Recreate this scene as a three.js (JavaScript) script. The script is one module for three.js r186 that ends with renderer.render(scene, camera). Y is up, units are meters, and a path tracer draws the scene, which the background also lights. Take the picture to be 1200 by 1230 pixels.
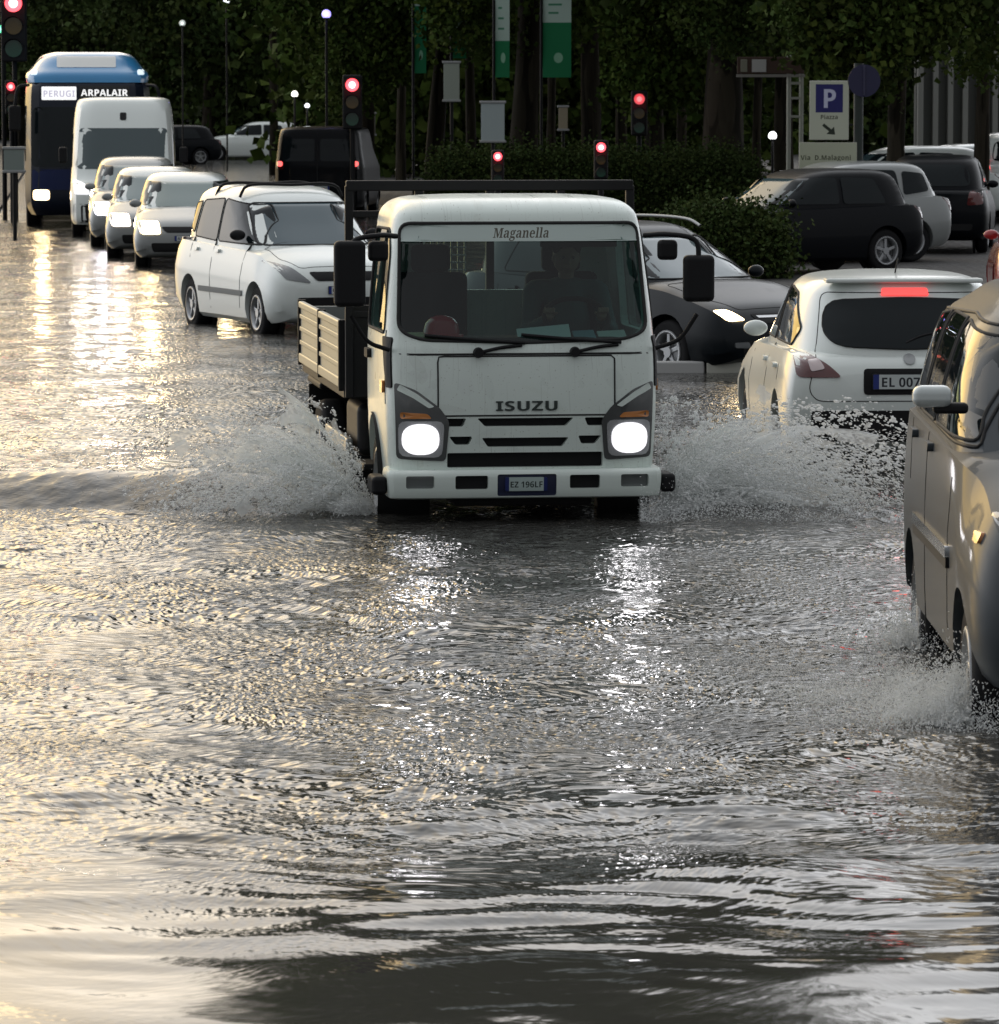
import * as THREE from 'three';
import { mergeGeometries, mergeVertices, toCreasedNormals } from 'three/addons/utils/BufferGeometryUtils.js';
import { RoundedBoxGeometry } from 'three/addons/geometries/RoundedBoxGeometry.js';
import { MarchingCubes } from 'three/addons/objects/MarchingCubes.js';
import { Brush, Evaluator, SUBTRACTION } from 'three-bvh-csg';
import { FontLoader } from 'three/addons/loaders/FontLoader.js';
import { TextGeometry } from 'three/addons/geometries/TextGeometry.js';
import { MeshBVH } from 'three-mesh-bvh';
import { createNoise2D, createNoise3D } from 'simplex-noise';

// ---------------------------------------------------------------- camera, sky, sun, exposure
// a long lens about 2.8 m above the flood water, looking slightly down along -z; pixel numbers below are those of the 1200 x 1230 photograph
const F = 5700, CX = 600, CY = 615, V0 = 104, H = 2.77;
const PITCH = Math.atan((CY - V0) / F);
const scene = new THREE.Scene();
const camera = new THREE.PerspectiveCamera(2 * Math.atan(CY / F) * 180 / Math.PI, 1200 / 1230, 0.5, 2000);
camera.position.set(0, H, 0);
camera.rotation.x = -PITCH;
camera.focus = 30.5; camera.userData.fStop = 15;
const renderer = new THREE.WebGLRenderer({ antialias: true });
renderer.toneMapping = THREE.LinearToneMapping;
renderer.toneMappingExposure = 0.58;
renderer.shadowMap.enabled = true;

let seedState = 20240511;
const rnd = () => { seedState = (seedState + 0x6d2b79f5) | 0; let t = Math.imul(seedState ^ (seedState >>> 15), 1 | seedState); t = (t + Math.imul(t ^ (t >>> 7), 61 | t)) ^ t; return ((t ^ (t >>> 14)) >>> 0) / 4294967296; };
const rr = (a, b) => a + (b - a) * rnd();
const gauss = () => Math.sqrt(-2 * Math.log(rnd() + 1e-9)) * Math.cos(6.2832 * rnd());
const noise2 = createNoise2D(rnd), noise3 = createNoise3D(rnd);
const lerp = (a, b, t) => a + (b - a) * t, clamp = (x, a = 0, b = 1) => Math.min(b, Math.max(a, x));
const smooth = (a, b, x) => { const t = clamp((x - a) / (b - a)); return t * t * (3 - 2 * t); };
const R = (d) => d * Math.PI / 180;

const SUN_AZ = R(-19), SUN_EL = R(16);                     // azimuth from -z, negative towards -x
const sunDir = new THREE.Vector3(Math.sin(SUN_AZ) * Math.cos(SUN_EL), Math.sin(SUN_EL), -Math.cos(SUN_AZ) * Math.cos(SUN_EL));
{
  const W = 1024, Hh = 512, d = new Float32Array(W * Hh * 4);
  for (let j = 0; j < Hh; j++) for (let i = 0; i < W; i++) {
    const el = ((j + 0.5) / Hh - 0.5) * Math.PI, az = ((i + 0.5) / W - 0.5) * 2 * Math.PI;
    const x = Math.cos(el) * Math.cos(az), y = Math.sin(el), z = Math.cos(el) * Math.sin(az);
    const c = x * sunDir.x + y * sunDir.y + z * sunDir.z, ang = Math.acos(clamp(c, -1, 1)) * 180 / Math.PI;
    const q = Math.max(y, 0) + 0.12, n = noise3(x / q * 0.9, z / q * 0.9, 3) * 0.6 + noise3(x / q * 2.3, z / q * 2.3, 9) * 0.28 + noise3(x / q * 5, z / q * 5, 19) * 0.12;
    const glow = Math.exp(-((ang / 17) ** 2)), wide = Math.exp(-((ang / 58) ** 2));
    const lum = 0.66 * (1.0 + 0.12 * n) + 3.2 * wide * (1 + 0.14 * n) + 0.25 * glow;
    let da = Math.abs(Math.atan2(x, -z) - SUN_AZ) * 180 / Math.PI; if (da > 180) da = 360 - da;
    const warm = Math.exp(-((da / 15) ** 2)) * Math.exp(-((Math.max(el, 0) * 57.3 / 40) ** 2)), k = (j * W + i) * 4;
    d[k] = lum * lerp(0.97, 1.22, warm); d[k + 1] = lum * lerp(1.0, 0.82, warm); d[k + 2] = lum * lerp(1.05, 0.27, warm); d[k + 3] = 1;
  }
  const t = new THREE.DataTexture(d, W, Hh, THREE.RGBAFormat, THREE.FloatType);
  t.mapping = THREE.EquirectangularReflectionMapping; t.magFilter = t.minFilter = THREE.LinearFilter; t.needsUpdate = true;
  scene.background = t; scene.environment = t;
}
const sun = new THREE.DirectionalLight(new THREE.Color().setRGB(1, 0.70, 0.33), 0.5);
sun.position.copy(sunDir).multiplyScalar(150); sun.target.position.set(0, 0, -40);
sun.position.add(sun.target.position);
sun.castShadow = true; sun.shadow.radius = 46; sun.shadow.mapSize.set(2048, 2048);
Object.assign(sun.shadow.camera, { left: -60, right: 60, top: 60, bottom: -60, near: 1, far: 400 });
scene.add(sun, sun.target);

// ---------------------------------------------------------------- helpers
const FONT = await new FontLoader().loadAsync('fonts/droid/droid_sans_bold.typeface.json');
const V3 = (x, y, z) => new THREE.Vector3(x, y, z);
function ray(u, v) {                                       // a pixel's direction
  const x = (u - CX) / F, y = (CY - v) / F, c = Math.cos(PITCH), s = Math.sin(PITCH);
  return V3(x, y * c - s, -c - y * s);
}
function onGround(u, v, y = 0) { const d = ray(u, v); return d.multiplyScalar((y - H) / d.y).add(V3(0, H, 0)); }
function atDepth(u, v, z) { const d = ray(u, v); return d.multiplyScalar(-z / d.z).add(V3(0, H, 0)); }
const roadY = (z) => lerp(-0.2, -0.05, smooth(36, 60, -z));
const taken = new Map();
function numbered(name) { const n = taken.get(name) ?? 0; taken.set(name, n + 1); return n ? name + '_' + String(n).padStart(3, '0') : name; }
function tag(o, label, category, group) { o.userData.label = label; o.userData.category = category; if (group) o.userData.group = group; return o; }
function thing(name, label, category, p, yaw = 0, group) {
  const o = new THREE.Group(); o.name = numbered(name); o.position.copy(p); o.rotation.y = yaw; scene.add(o);
  return tag(o, label, category, group);
}
function mesh(name, g, m, parent) {
  const o = new THREE.Mesh(g, m); o.name = name; o.castShadow = o.receiveShadow = true;
  if (parent) parent.add(o); else { o.name = numbered(name); scene.add(o); }
  return o;
}
function structure(name, g, m) { const o = mesh(name, g, m); o.userData.kind = 'structure'; return o; }
const std = (r, g, b, roughness = 0.6, extra = {}) => { const m = new THREE.MeshStandardMaterial({ roughness, ...extra }); m.color.setRGB(r, g, b); return m; };
const phys = (r, g, b, roughness, extra = {}) => { const m = new THREE.MeshPhysicalMaterial({ roughness, ...extra }); m.color.setRGB(r, g, b); return m; };
const glow = (r, g, b, k) => { const m = new THREE.MeshStandardMaterial({ roughness: 0.4 }); m.color.setRGB(0.3, 0.3, 0.3); m.emissive.setRGB(r, g, b); m.emissiveIntensity = k; return m; };
function canvasTex(w, h, draw) {
  const c = document.createElement('canvas'); c.width = w; c.height = h; draw(c.getContext('2d'), w, h);
  const t = new THREE.CanvasTexture(c); t.colorSpace = THREE.SRGBColorSpace; t.magFilter = THREE.LinearFilter; return t;
}
const box = (w, h, d, x = 0, y = 0, z = 0, r = 0.012) => new RoundedBoxGeometry(w, h, d, 2, Math.min(r, w / 2.1, h / 2.1, d / 2.1)).translate(x, y, z);
function bar(a, b, r, seg = 8) {                            // a rod between two points
  const d = b.clone().sub(a), g = new THREE.CylinderGeometry(r, r, d.length(), seg);
  g.translate(0, d.length() / 2, 0); g.applyQuaternion(new THREE.Quaternion().setFromUnitVectors(V3(0, 1, 0), d.normalize())); return g.translate(a.x, a.y, a.z);
}
const tube = (pts, r, n = 24, seg = 8) => new THREE.TubeGeometry(new THREE.CatmullRomCurve3(pts.map((p) => V3(...p))), n, r, seg);
const merge = (list) => mergeGeometries(list.map((g) => { const q = g.index ? g.toNonIndexed() : g; for (const k of Object.keys(q.attributes)) if (!['position', 'normal', 'uv'].includes(k)) q.deleteAttribute(k); return q; }));
function blotchTex(size, fn) {                              // grey noise map, tiling
  const d = new Uint8Array(size * size * 4);
  for (let j = 0; j < size; j++) for (let i = 0; i < size; i++) { const v = clamp(fn(i / size, j / size)) * 255, k = (j * size + i) * 4; d[k] = d[k + 1] = d[k + 2] = v; d[k + 3] = 255; }
  const t = new THREE.DataTexture(d, size, size); t.wrapS = t.wrapT = THREE.RepeatWrapping; t.magFilter = THREE.LinearFilter; t.needsUpdate = true; return t;
}
const tiled = (u, v, k, s = 0) => noise3(Math.cos(u * 6.2832) * k, Math.sin(u * 6.2832) * k + s, Math.cos(v * 6.2832) * k) * 0.5 + noise3(Math.sin(v * 6.2832) * k + 7 + s, Math.cos(u * 6.2832) * k, Math.sin(u * 6.2832) * k) * 0.5;

// ---------------------------------------------------------------- the flooded street: road bed, pavements, water
{
  const road = new THREE.PlaneGeometry(260, 420, 4, 60).rotateX(-Math.PI / 2).translate(0, 0, -180);
  const p = road.attributes.position;
  for (let i = 0; i < p.count; i++) p.setY(i, roadY(p.getZ(i)) - 0.004);
  road.computeVertexNormals();
  structure('road', road, std(0.045, 0.045, 0.045, 0.6));
}
// the sheet of flood water: short wind ripples, longer swells, the wash thrown up by the lorry and by the estate car
const WAVES = [], SWELL = [];
for (let i = 0; i < 36; i++) { const l = 0.10 * Math.pow(5, rnd()), a = rr(-1.25, 1.25) + (rnd() < 0.5 ? 0 : Math.PI), k = 6.2832 / l; WAVES.push([k * Math.sin(a), k * Math.cos(a), rr(0, 6.28), 1 / k, l]); }
for (let i = 0; i < 12; i++) { const l = rr(0.7, 2.6), a = rr(-0.9, 0.9), k = 6.2832 / l; SWELL.push([k * Math.sin(a), k * Math.cos(a), rr(0, 6.28), 1 / k]); }
const STREAK = []; for (let i = 0; i < 16; i++) { const l = 0.09 * Math.pow(4.5, rnd()), a = rr(-0.32, 0.32), k = 6.2832 / l; STREAK.push([k * Math.sin(a), k * Math.cos(a), rr(0, 6.28), 1 / k]); }
function waterHeight(x, z, cell) {                          // z counted away from the camera
  const wx = x + 0.25 * noise2(x * 0.5, z * 0.3), wz = z + 0.3 * noise2(x * 0.4 + 40, z * 0.35);
  const patch = 0.72 + 0.42 * noise2(x * 0.35 + 9, z * 0.16) + 0.22 * noise2(x * 1.1, z * 0.5 + 5);
  const rough = (0.10 + 0.90 * smooth(15.0, 19.5, z + 0.7 * noise2(x * 0.35, 3) + 0.25 * x)) * lerp(1, 0.42, smooth(33, 48, z)) * Math.max(0.12, patch);
  const churn = 1 + 0.7 * Math.exp(-(((z - 28.5) / 2.2) ** 2)) + 0.5 * Math.exp(-(((z - 24) / 1.6) ** 2 + ((x - 0.3) / 2) ** 2));
  let h = 0;
  for (const w of WAVES) { if (w[4] < cell * 2.6) continue; h += w[3] * Math.sin(w[0] * wx + w[1] * wz + w[2]); }
  h *= 0.029 * rough * churn;
  let s = 0;
  for (const w of SWELL) s += w[3] * Math.sin(w[0] * wx + w[1] * wz + w[2]);
  h += s * (0.009 + 0.016 * Math.exp(-(((z - 16.6) / 1.3) ** 2))) * lerp(1, 0.5, smooth(20, 40, z));
  let st = 0;
  if (z < 24) for (const w of STREAK) st += w[3] * Math.sin(w[0] * wx + w[1] * wz + w[2]);
  h += st * 0.030 * Math.exp(-(((z - 16.9) / 1.9) ** 2)) * (0.75 + 0.6 * noise2(x * 0.8 + 3, z * 0.9));
  // the low wash on the lorry's other side and before the people carrier
  const qx = x - 1.0;
  if (qx > 0) { const u = (z - 30.6) / 0.5; h += 0.07 * smooth(0, 0.4, qx) * (1 - smooth(1.5, 3, qx)) * Math.exp(-u * u); }
  const sx = x - 1.1; { const u = (z - 19.6 - 0.4 * Math.max(0, 2.0 - x)) / 0.35; h += 0.05 * smooth(0, 0.8, sx) * Math.exp(-u * u); }
  // the step where the calm tongue in front begins
  { const u = (z - 15.25 - 0.12 * noise2(x * 0.6, 1)) / 0.16; h += 0.012 * Math.exp(-u * u); }
  return h;
}
// fine wind ripples, a few centimetres long, as relief on the open water
const rippleTex = (() => {
  const n = 2048, h = new Float32Array(n * n), tab = new Float32Array(n); for (let i = 0; i < n; i++) tab[i] = Math.sin(i / n * 2 * Math.PI);
  for (let w = 0; w < 110; w++) { const m = 52 * Math.pow(4.2, rnd()), a = rr(0, 6.283), kx = Math.round(m * Math.cos(a)), ky = Math.round(m * Math.sin(a)), ph = Math.floor(rnd() * n), amp = 1 / Math.hypot(kx, ky); for (let j = 0; j < n; j++) for (let i = 0; i < n; i++) h[j * n + i] += amp * tab[(((kx * i + ky * j + ph) % n) + n) % n]; }
  let mx = 0; for (const v of h) mx = Math.max(mx, Math.abs(v));
  const d = new Float32Array(n * n * 4); for (let i = 0; i < n * n; i++) { d[i * 4] = d[i * 4 + 1] = d[i * 4 + 2] = 0.5 + 0.5 * h[i] / mx; d[i * 4 + 3] = 1; }
  const t = new THREE.DataTexture(d, n, n, THREE.RGBAFormat, THREE.FloatType); t.wrapS = t.wrapT = THREE.RepeatWrapping; t.magFilter = THREE.LinearFilter; t.needsUpdate = true; return t;
})();
// one muddy water everywhere; only the height of its ripples changes from the sheltered tongue in front to the open street
const waters = [0.0008, 0.0018, 0.0030, 0.0046, 0.0070, 0.0102, 0.0140, 0.0185].map((b) => phys(0.045, 0.044, 0.040, 0.055, { ior: 1.33, bumpMap: rippleTex, bumpScale: b }));
function waterSheet(zs, m) {
  const NC = 300, cols = []; for (let i = -4; i <= NC + 4; i++) cols.push(i);
  const nR = zs.length, nC = cols.length, pos = new Float32Array(nR * nC * 3), uv = new Float32Array(nR * nC * 2), idx = new Uint32Array((nR - 1) * (nC - 1) * 6);
  let k = 0, q = 0;
  zs.forEach((z) => {
    const half = 2.6 + 0.135 * Math.max(z, 11), dx = 2 * half / NC, dz = 0.021 * Math.pow(Math.max(z, 11) / 15, 1.3), inner = z >= 11 && z <= 112;
    cols.forEach((c) => {
      const out = c < 0 ? c : c > NC ? c - NC : 0;
      const x = -half + clamp(c, 0, NC) * dx + Math.sign(out) * Math.abs(out) ** 2 * 6;
      pos[k++] = x; pos[k++] = inner && !out ? waterHeight(x, z, Math.max(dx, dz * 0.8)) : 0; pos[k++] = -z; uv[q++] = (x + 0.22 * noise2(x * 0.7, z * 0.45)) / 5.7; uv[q++] = (z + 0.3 * noise2(x * 0.6 + 30, z * 0.4)) / 5.7;
    });
  });
  k = 0;
  for (let r = 0; r < nR - 1; r++) for (let c = 0; c < nC - 1; c++) { const a = r * nC + c, b = a + nC; idx[k++] = a; idx[k++] = a + 1; idx[k++] = b; idx[k++] = a + 1; idx[k++] = b + 1; idx[k++] = b; }
  const g = new THREE.BufferGeometry(); g.setAttribute('position', new THREE.BufferAttribute(pos, 3)); g.setAttribute('uv', new THREE.BufferAttribute(uv, 2)); g.setIndex(new THREE.BufferAttribute(idx, 1)); g.computeVertexNormals();
  structure('flood_water', g, m);
}
{
  const ends = [15.1, 15.7, 16.3, 17.0, 17.8, 18.7, 19.8, 112]; let z = 11, zs = [-25, 0, 6, 9];
  ends.forEach((e, i) => { for (; z < e; z += 0.021 * Math.pow(z / 15, 1.3)) zs.push(z); if (i === 7) zs.push(125, 150, 200, 330); waterSheet(zs, waters[i]); zs = [zs[zs.length - 1]]; });
}
// the smooth brown wave that rolls away sideways from the lorry's front wheel
{
  const nx = 150, nz = 40, pos = [], idx = [], uvs = [];
  for (let i = 0; i <= nx; i++) for (let j = 0; j <= nz; j++) {
    const lx = i / nx * 6.2, x = -0.95 - lx, t = j / nz, grow = smooth(0, 0.7, lx) * lerp(1, 0.85, smooth(2, 6, lx)), top = 0.205 * grow * (1 + 0.10 * noise2(x * 0.9, 2));
    const z = 30.55 + 0.22 * smooth(0, 2, lx) + 0.10 * noise2(x * 0.6, 8) + t * 1.9, y = -0.06 + (top + 0.06) * (t < 0.6 ? smooth(0, 0.6, t) : 1 - smooth(0.6, 1, t)) + 0.006 * noise2(x * 5, z * 3) + 0.004 * noise2(x * 11, z * 9);
    pos.push(x, y, -z); uvs.push(x / 5.7, z / 5.7);
  }
  for (let i = 0; i < nx; i++) for (let j = 0; j < nz; j++) { const a = i * (nz + 1) + j, b = a + nz + 1; idx.push(a, a + 1, b, a + 1, b + 1, b); }
  const g = new THREE.BufferGeometry(); g.setAttribute('position', new THREE.Float32BufferAttribute(pos, 3)); g.setAttribute('uv', new THREE.Float32BufferAttribute(uvs, 2)); g.setIndex(idx); g.computeVertexNormals();
  structure('bow_wave', g, phys(0.045, 0.044, 0.040, 0.1, { ior: 1.33, bumpMap: rippleTex, bumpScale: 0.003, side: THREE.DoubleSide }));
}

// ---------------------------------------------------------------- vehicle toolkit (local axes: +z forward, +x the vehicle's own left side, y up from the road)
const M = {
  white: phys(0.74, 0.79, 0.755, 0.38, { clearcoat: 0.8, clearcoatRoughness: 0.12 }),
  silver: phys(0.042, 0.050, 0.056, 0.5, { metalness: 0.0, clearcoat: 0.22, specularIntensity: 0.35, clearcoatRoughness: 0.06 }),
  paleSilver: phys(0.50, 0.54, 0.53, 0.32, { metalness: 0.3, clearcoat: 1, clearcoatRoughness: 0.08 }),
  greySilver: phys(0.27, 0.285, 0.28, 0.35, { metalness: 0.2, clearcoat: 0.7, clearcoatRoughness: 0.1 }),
  black: phys(0.004, 0.005, 0.007, 0.4, { specularIntensity: 0.2, clearcoat: 0.1, clearcoatRoughness: 0.05 }),
  navy: phys(0.004, 0.007, 0.010, 0.35, { specularIntensity: 0.3, clearcoat: 0.18, clearcoatRoughness: 0.05 }),
  copper: phys(0.13, 0.022, 0.014, 0.4, { clearcoat: 0.5, clearcoatRoughness: 0.05 }),
  red: phys(0.40, 0.02, 0.02, 0.35, { clearcoat: 1, clearcoatRoughness: 0.06 }),
  green: phys(0.03, 0.09, 0.075, 0.35, { clearcoat: 1, clearcoatRoughness: 0.06 }),
  plastic: phys(0.008, 0.008, 0.009, 0.6, { specularIntensity: 0.5 }), rubber: phys(0.012, 0.012, 0.013, 0.8, { specularIntensity: 0.4 }), seam: std(0.02, 0.02, 0.02, 0.8),
  rim: std(0.42, 0.43, 0.44, 0.35, { metalness: 0.7 }), chrome: std(0.75, 0.76, 0.77, 0.15, { metalness: 1 }),
  glass: phys(0.008, 0.012, 0.014, 0.03, { ior: 1.5, specularIntensity: 0.45 }), screen: phys(0.05, 0.085, 0.10, 0.04, { ior: 1.55 }),
  lampOff: phys(0.13, 0.14, 0.145, 0.12, { clearcoat: 1 }), tailOff: phys(0.09, 0.008, 0.008, 0.12, { clearcoat: 1 }), amber: phys(0.55, 0.20, 0.04, 0.2, { clearcoat: 1 }),
  arch: std(0.008, 0.008, 0.008, 0.9), steel: std(0.30, 0.31, 0.31, 0.45, { metalness: 0.7 }), darkSteel: phys(0.008, 0.008, 0.009, 0.55, { specularIntensity: 0.5 }),
  headOn: glow(0.98, 0.96, 1.0, 2.2), headWarm: glow(1, 0.74, 0.40, 15), headPink: glow(1, 0.78, 0.62, 14), headBlue: glow(0.90, 0.88, 1, 14), bulb: glow(1, 0.97, 1.0, 9), tailOn: glow(1, 0.10, 0.09, 4), brakeOn: glow(1, 0.016, 0.010, 3.2),
};
function catmull(keys, n) {                                 // resample rows of numbers smoothly
  const out = [], m = keys.length;
  for (let i = 0; i < n; i++) {
    const t = i / (n - 1) * (m - 1), k = Math.min(Math.floor(t), m - 2), f = t - k;
    const a = keys[Math.max(k - 1, 0)], b = keys[k], c = keys[k + 1], d = keys[Math.min(k + 2, m - 1)];
    out.push(b.map((_, j) => { const v = 0.5 * (2 * b[j] + (c[j] - a[j]) * f + (2 * a[j] - 5 * b[j] + 4 * c[j] - d[j]) * f * f + (3 * b[j] - a[j] - 3 * c[j] + d[j]) * f * f * f); return clamp(v, Math.min(b[j], c[j]) - 0.03, Math.max(b[j], c[j]) + 0.03); }));
  }
  return out;
}
function rings(list, crease = 0.55) {                       // a closed skin over rings of equal length
  const n = list[0].length, pos = list.flat(2), idx = [];
  for (let r = 0; r < list.length - 1; r++) for (let i = 0; i < n; i++) { const a = r * n + i, b = r * n + (i + 1) % n; idx.push(a, b, a + n, b, b + n, a + n); }
  for (const [r, flip] of [[0, 1], [list.length - 1, 0]]) {
    const c = pos.length / 3, m = [0, 0, 0]; list[r].forEach((p) => p.forEach((v, j) => { m[j] += v / n; })); pos.push(...m);
    for (let i = 0; i < n; i++) { const a = r * n + i, b = r * n + (i + 1) % n; flip ? idx.push(c, b, a) : idx.push(c, a, b); }
  }
  const g = new THREE.BufferGeometry(); g.setAttribute('position', new THREE.Float32BufferAttribute(pos, 3)); g.setIndex(idx);
  let vol = 0; const A = V3(), B = V3(), C = V3(), p = g.attributes.position;
  for (let i = 0; i < idx.length; i += 3) { A.fromBufferAttribute(p, idx[i]); B.fromBufferAttribute(p, idx[i + 1]); C.fromBufferAttribute(p, idx[i + 2]); vol += A.dot(B.cross(C)); }
  if (vol < 0) { for (let i = 0; i < idx.length; i += 3) { const t = idx[i]; idx[i] = idx[i + 1]; idx[i + 1] = t; } g.setIndex(idx); }
  return toCreasedNormals(g, crease);
}
// lower body from stations [z, bottom, shoulder, top, half width below, widest, at the shoulder], nose to tail
function shell(stations, n = 44) {
  return rings(catmull(stations, n).map(([z, yb, ys, yt, wb, wm, ws]) => {
    const h = ys - yb, half = [[0, yb], [wb * 0.6, yb], [wb - 0.05, yb], [wb, yb + 0.05], [lerp(wb, wm, 0.7), yb + 0.2 * h], [wm, yb + 0.4 * h], [wm, yb + 0.62 * h], [lerp(wm, ws, 0.45), yb + 0.86 * h], [ws, ys], [ws - 0.05, ys + 0.3 * (yt - ys)], [ws * 0.78, lerp(ys, yt, 0.62)], [ws * 0.45, lerp(ys, yt, 0.9)], [0, yt]];
    return [...half, ...half.slice(1, -1).reverse().map(([x, y]) => [-x, y])].map(([x, y]) => [x, y, z]);
  }));
}
// cabin from levels [height, front, rear, half width, squareness], belt to roof
function cabinShell(levels, n = 22, m = 72, crease = 0.5) {
  return rings(catmull(levels, n).map(([y, zf, zr, w, e]) => Array.from({ length: m }, (_, i) => {
    const a = (i + 0.5) / m * 2 * Math.PI, c = Math.cos(a), s = Math.sin(a), r = 1 / Math.pow(Math.abs(c) ** e + Math.abs(s) ** e, 1 / e);
    return [w * r * c, y, (zf + zr) / 2 + (zf - zr) / 2 * r * s];
  })), crease);
}
const DIRS = { L: [V3(-1, 0, 0), (a, b) => V3(4, b, a)], R: [V3(1, 0, 0), (a, b) => V3(-4, b, a)], F: [V3(0, 0, -1), (a, b) => V3(a, b, 9)], B: [V3(0, 0, 1), (a, b) => V3(a, b, -16)], T: [V3(0, -1, 0), (a, b) => V3(a, 6, b)] };
function roundPoly(pts, r) {
  const out = [], n = pts.length;
  pts.forEach((p, i) => {
    const a = pts[(i + n - 1) % n], b = pts[(i + 1) % n], la = Math.hypot(a[0] - p[0], a[1] - p[1]), lb = Math.hypot(b[0] - p[0], b[1] - p[1]), ta = Math.min(r, la * 0.45) / la, tb = Math.min(r, lb * 0.45) / lb;
    for (const t of [0, 0.33, 0.67, 1]) { const q = [lerp(p[0], a[0], ta), lerp(p[1], a[1], ta)], w = [lerp(p[0], b[0], tb), lerp(p[1], b[1], tb)], u = 1 - t; out.push([u * u * q[0] + 2 * u * t * p[0] + t * t * w[0], u * u * q[1] + 2 * u * t * p[1] + t * t * w[1]]); }
  });
  return out;
}
function resample(pts, step) {
  const out = [], n = pts.length;
  pts.forEach((p, i) => { const b = pts[(i + 1) % n], k = Math.max(1, Math.ceil(Math.hypot(b[0] - p[0], b[1] - p[1]) / step)); for (let j = 0; j < k; j++) out.push([lerp(p[0], b[0], j / k), lerp(p[1], b[1], j / k)]); });
  return out;
}
// a panel cut to an outline seen from one side and laid on the skin it belongs to, with an edge that goes into the skin
function panel(name, skins, dir, pts, material, parent, { off = 0.006, r = 0.04, step = 0.09, deep = 0.02, inner = 3 } = {}) {
  const [d, from] = DIRS[dir], outline = resample(r ? roundPoly(pts, r) : pts, step), n = outline.length;
  const c = [0, 0]; outline.forEach((p) => { c[0] += p[0] / n; c[1] += p[1] / n; });
  const xs = outline.map((p) => p[0]), ys = outline.map((p) => p[1]), x0 = Math.min(...xs), x1 = Math.max(...xs), y0 = Math.min(...ys), y1 = Math.max(...ys);
  inner = Math.max(inner, Math.ceil(Math.min(x1 - x0, y1 - y0) / 2 / Math.max(0.06, step * 0.8)), Math.ceil(Math.max(x1 - x0, y1 - y0) / 2 / 0.16)); if (Math.min(x1 - x0, y1 - y0) < 0.03) inner = 1;
  const pos = [], uv = [], idx = []; let last = null;
  const cast = (a, b) => {
    const rayed = new THREE.Ray(from(a, b), d.clone()); let best = null;
    for (const s of skins) { const hit = s.raycastFirst(rayed, THREE.DoubleSide); if (hit && (!best || hit.distance < best)) best = hit.distance; }
    if (best === null) best = last ?? 0; last = best;
    return rayed.at(best, V3());
  };
  last = null; cast(c[0], c[1]);
  const add = (a, b, lift) => { const p = cast(a, b).addScaledVector(d, -lift); pos.push(p.x, p.y, p.z); uv.push((a - x0) / (x1 - x0) * (dir === 'B' || dir === 'L' ? -1 : 1) + (dir === 'B' || dir === 'L' ? 1 : 0), (b - y0) / (y1 - y0)); };
  for (const p of outline) add(p[0], p[1], -deep);
  for (let k = 0; k < inner; k++) { const s = 1 - k / inner; for (const p of outline) add(lerp(c[0], p[0], s), lerp(c[1], p[1], s), off); }
  add(c[0], c[1], off);
  const flip = dir === 'R' || dir === 'B' || dir === 'T' ? 1 : 0;
  const tri = (a, b, e) => flip ? idx.push(a, e, b) : idx.push(a, b, e);
  for (let k = 0; k < inner; k++) for (let i = 0; i < n; i++) { const a = k * n + i, b = k * n + (i + 1) % n; tri(a, b, a + n); tri(b, b + n, a + n); }
  const ctr = pos.length / 3 - 1; for (let i = 0; i < n; i++) tri(inner * n + i, inner * n + (i + 1) % n, ctr);
  let g = new THREE.BufferGeometry(); g.setAttribute('position', new THREE.Float32BufferAttribute(pos, 3)); g.setAttribute('uv', new THREE.Float32BufferAttribute(uv, 2)); g.setIndex(idx);
  // make the outer face point outwards whatever the winding of the outline
  g.computeVertexNormals(); const q = g.attributes.normal, mid = V3(q.getX(ctr), q.getY(ctr), q.getZ(ctr));
  if (mid.dot(d) > 0) { for (let i = 0; i < idx.length; i += 3) { const t = idx[i]; idx[i] = idx[i + 1]; idx[i + 1] = t; } g.setIndex(idx); }
  return mesh(name, toCreasedNormals(g, 0.7), material, parent);
}
const skinOf = (...gs) => gs.map((g) => new MeshBVH(g.clone()));
const mirrored = (pts) => pts.map(([a, b]) => [-a, b]);
const stroke = (x0, y0, x1, y1, w) => { const l = Math.hypot(x1 - x0, y1 - y0), nx = -(y1 - y0) / l * w / 2, ny = (x1 - x0) / l * w / 2; return [[x0 + nx, y0 + ny], [x1 + nx, y1 + ny], [x1 - nx, y1 - ny], [x0 - nx, y0 - ny]]; };
const EVAL = new Evaluator(); EVAL.attributes = ['position', 'normal']; EVAL.useGroups = false;
function carve(g, tools) {
  let a = new Brush(g); a.geometry.deleteAttribute('uv'); a.updateMatrixWorld();
  for (const t of tools) { const q = t.index ? t.toNonIndexed() : t; q.deleteAttribute('uv'); const b = new Brush(q); b.updateMatrixWorld(); a = EVAL.evaluate(a, b, SUBTRACTION); a.updateMatrixWorld(); }
  return a.geometry;
}
const TYRE = new Map();
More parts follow.
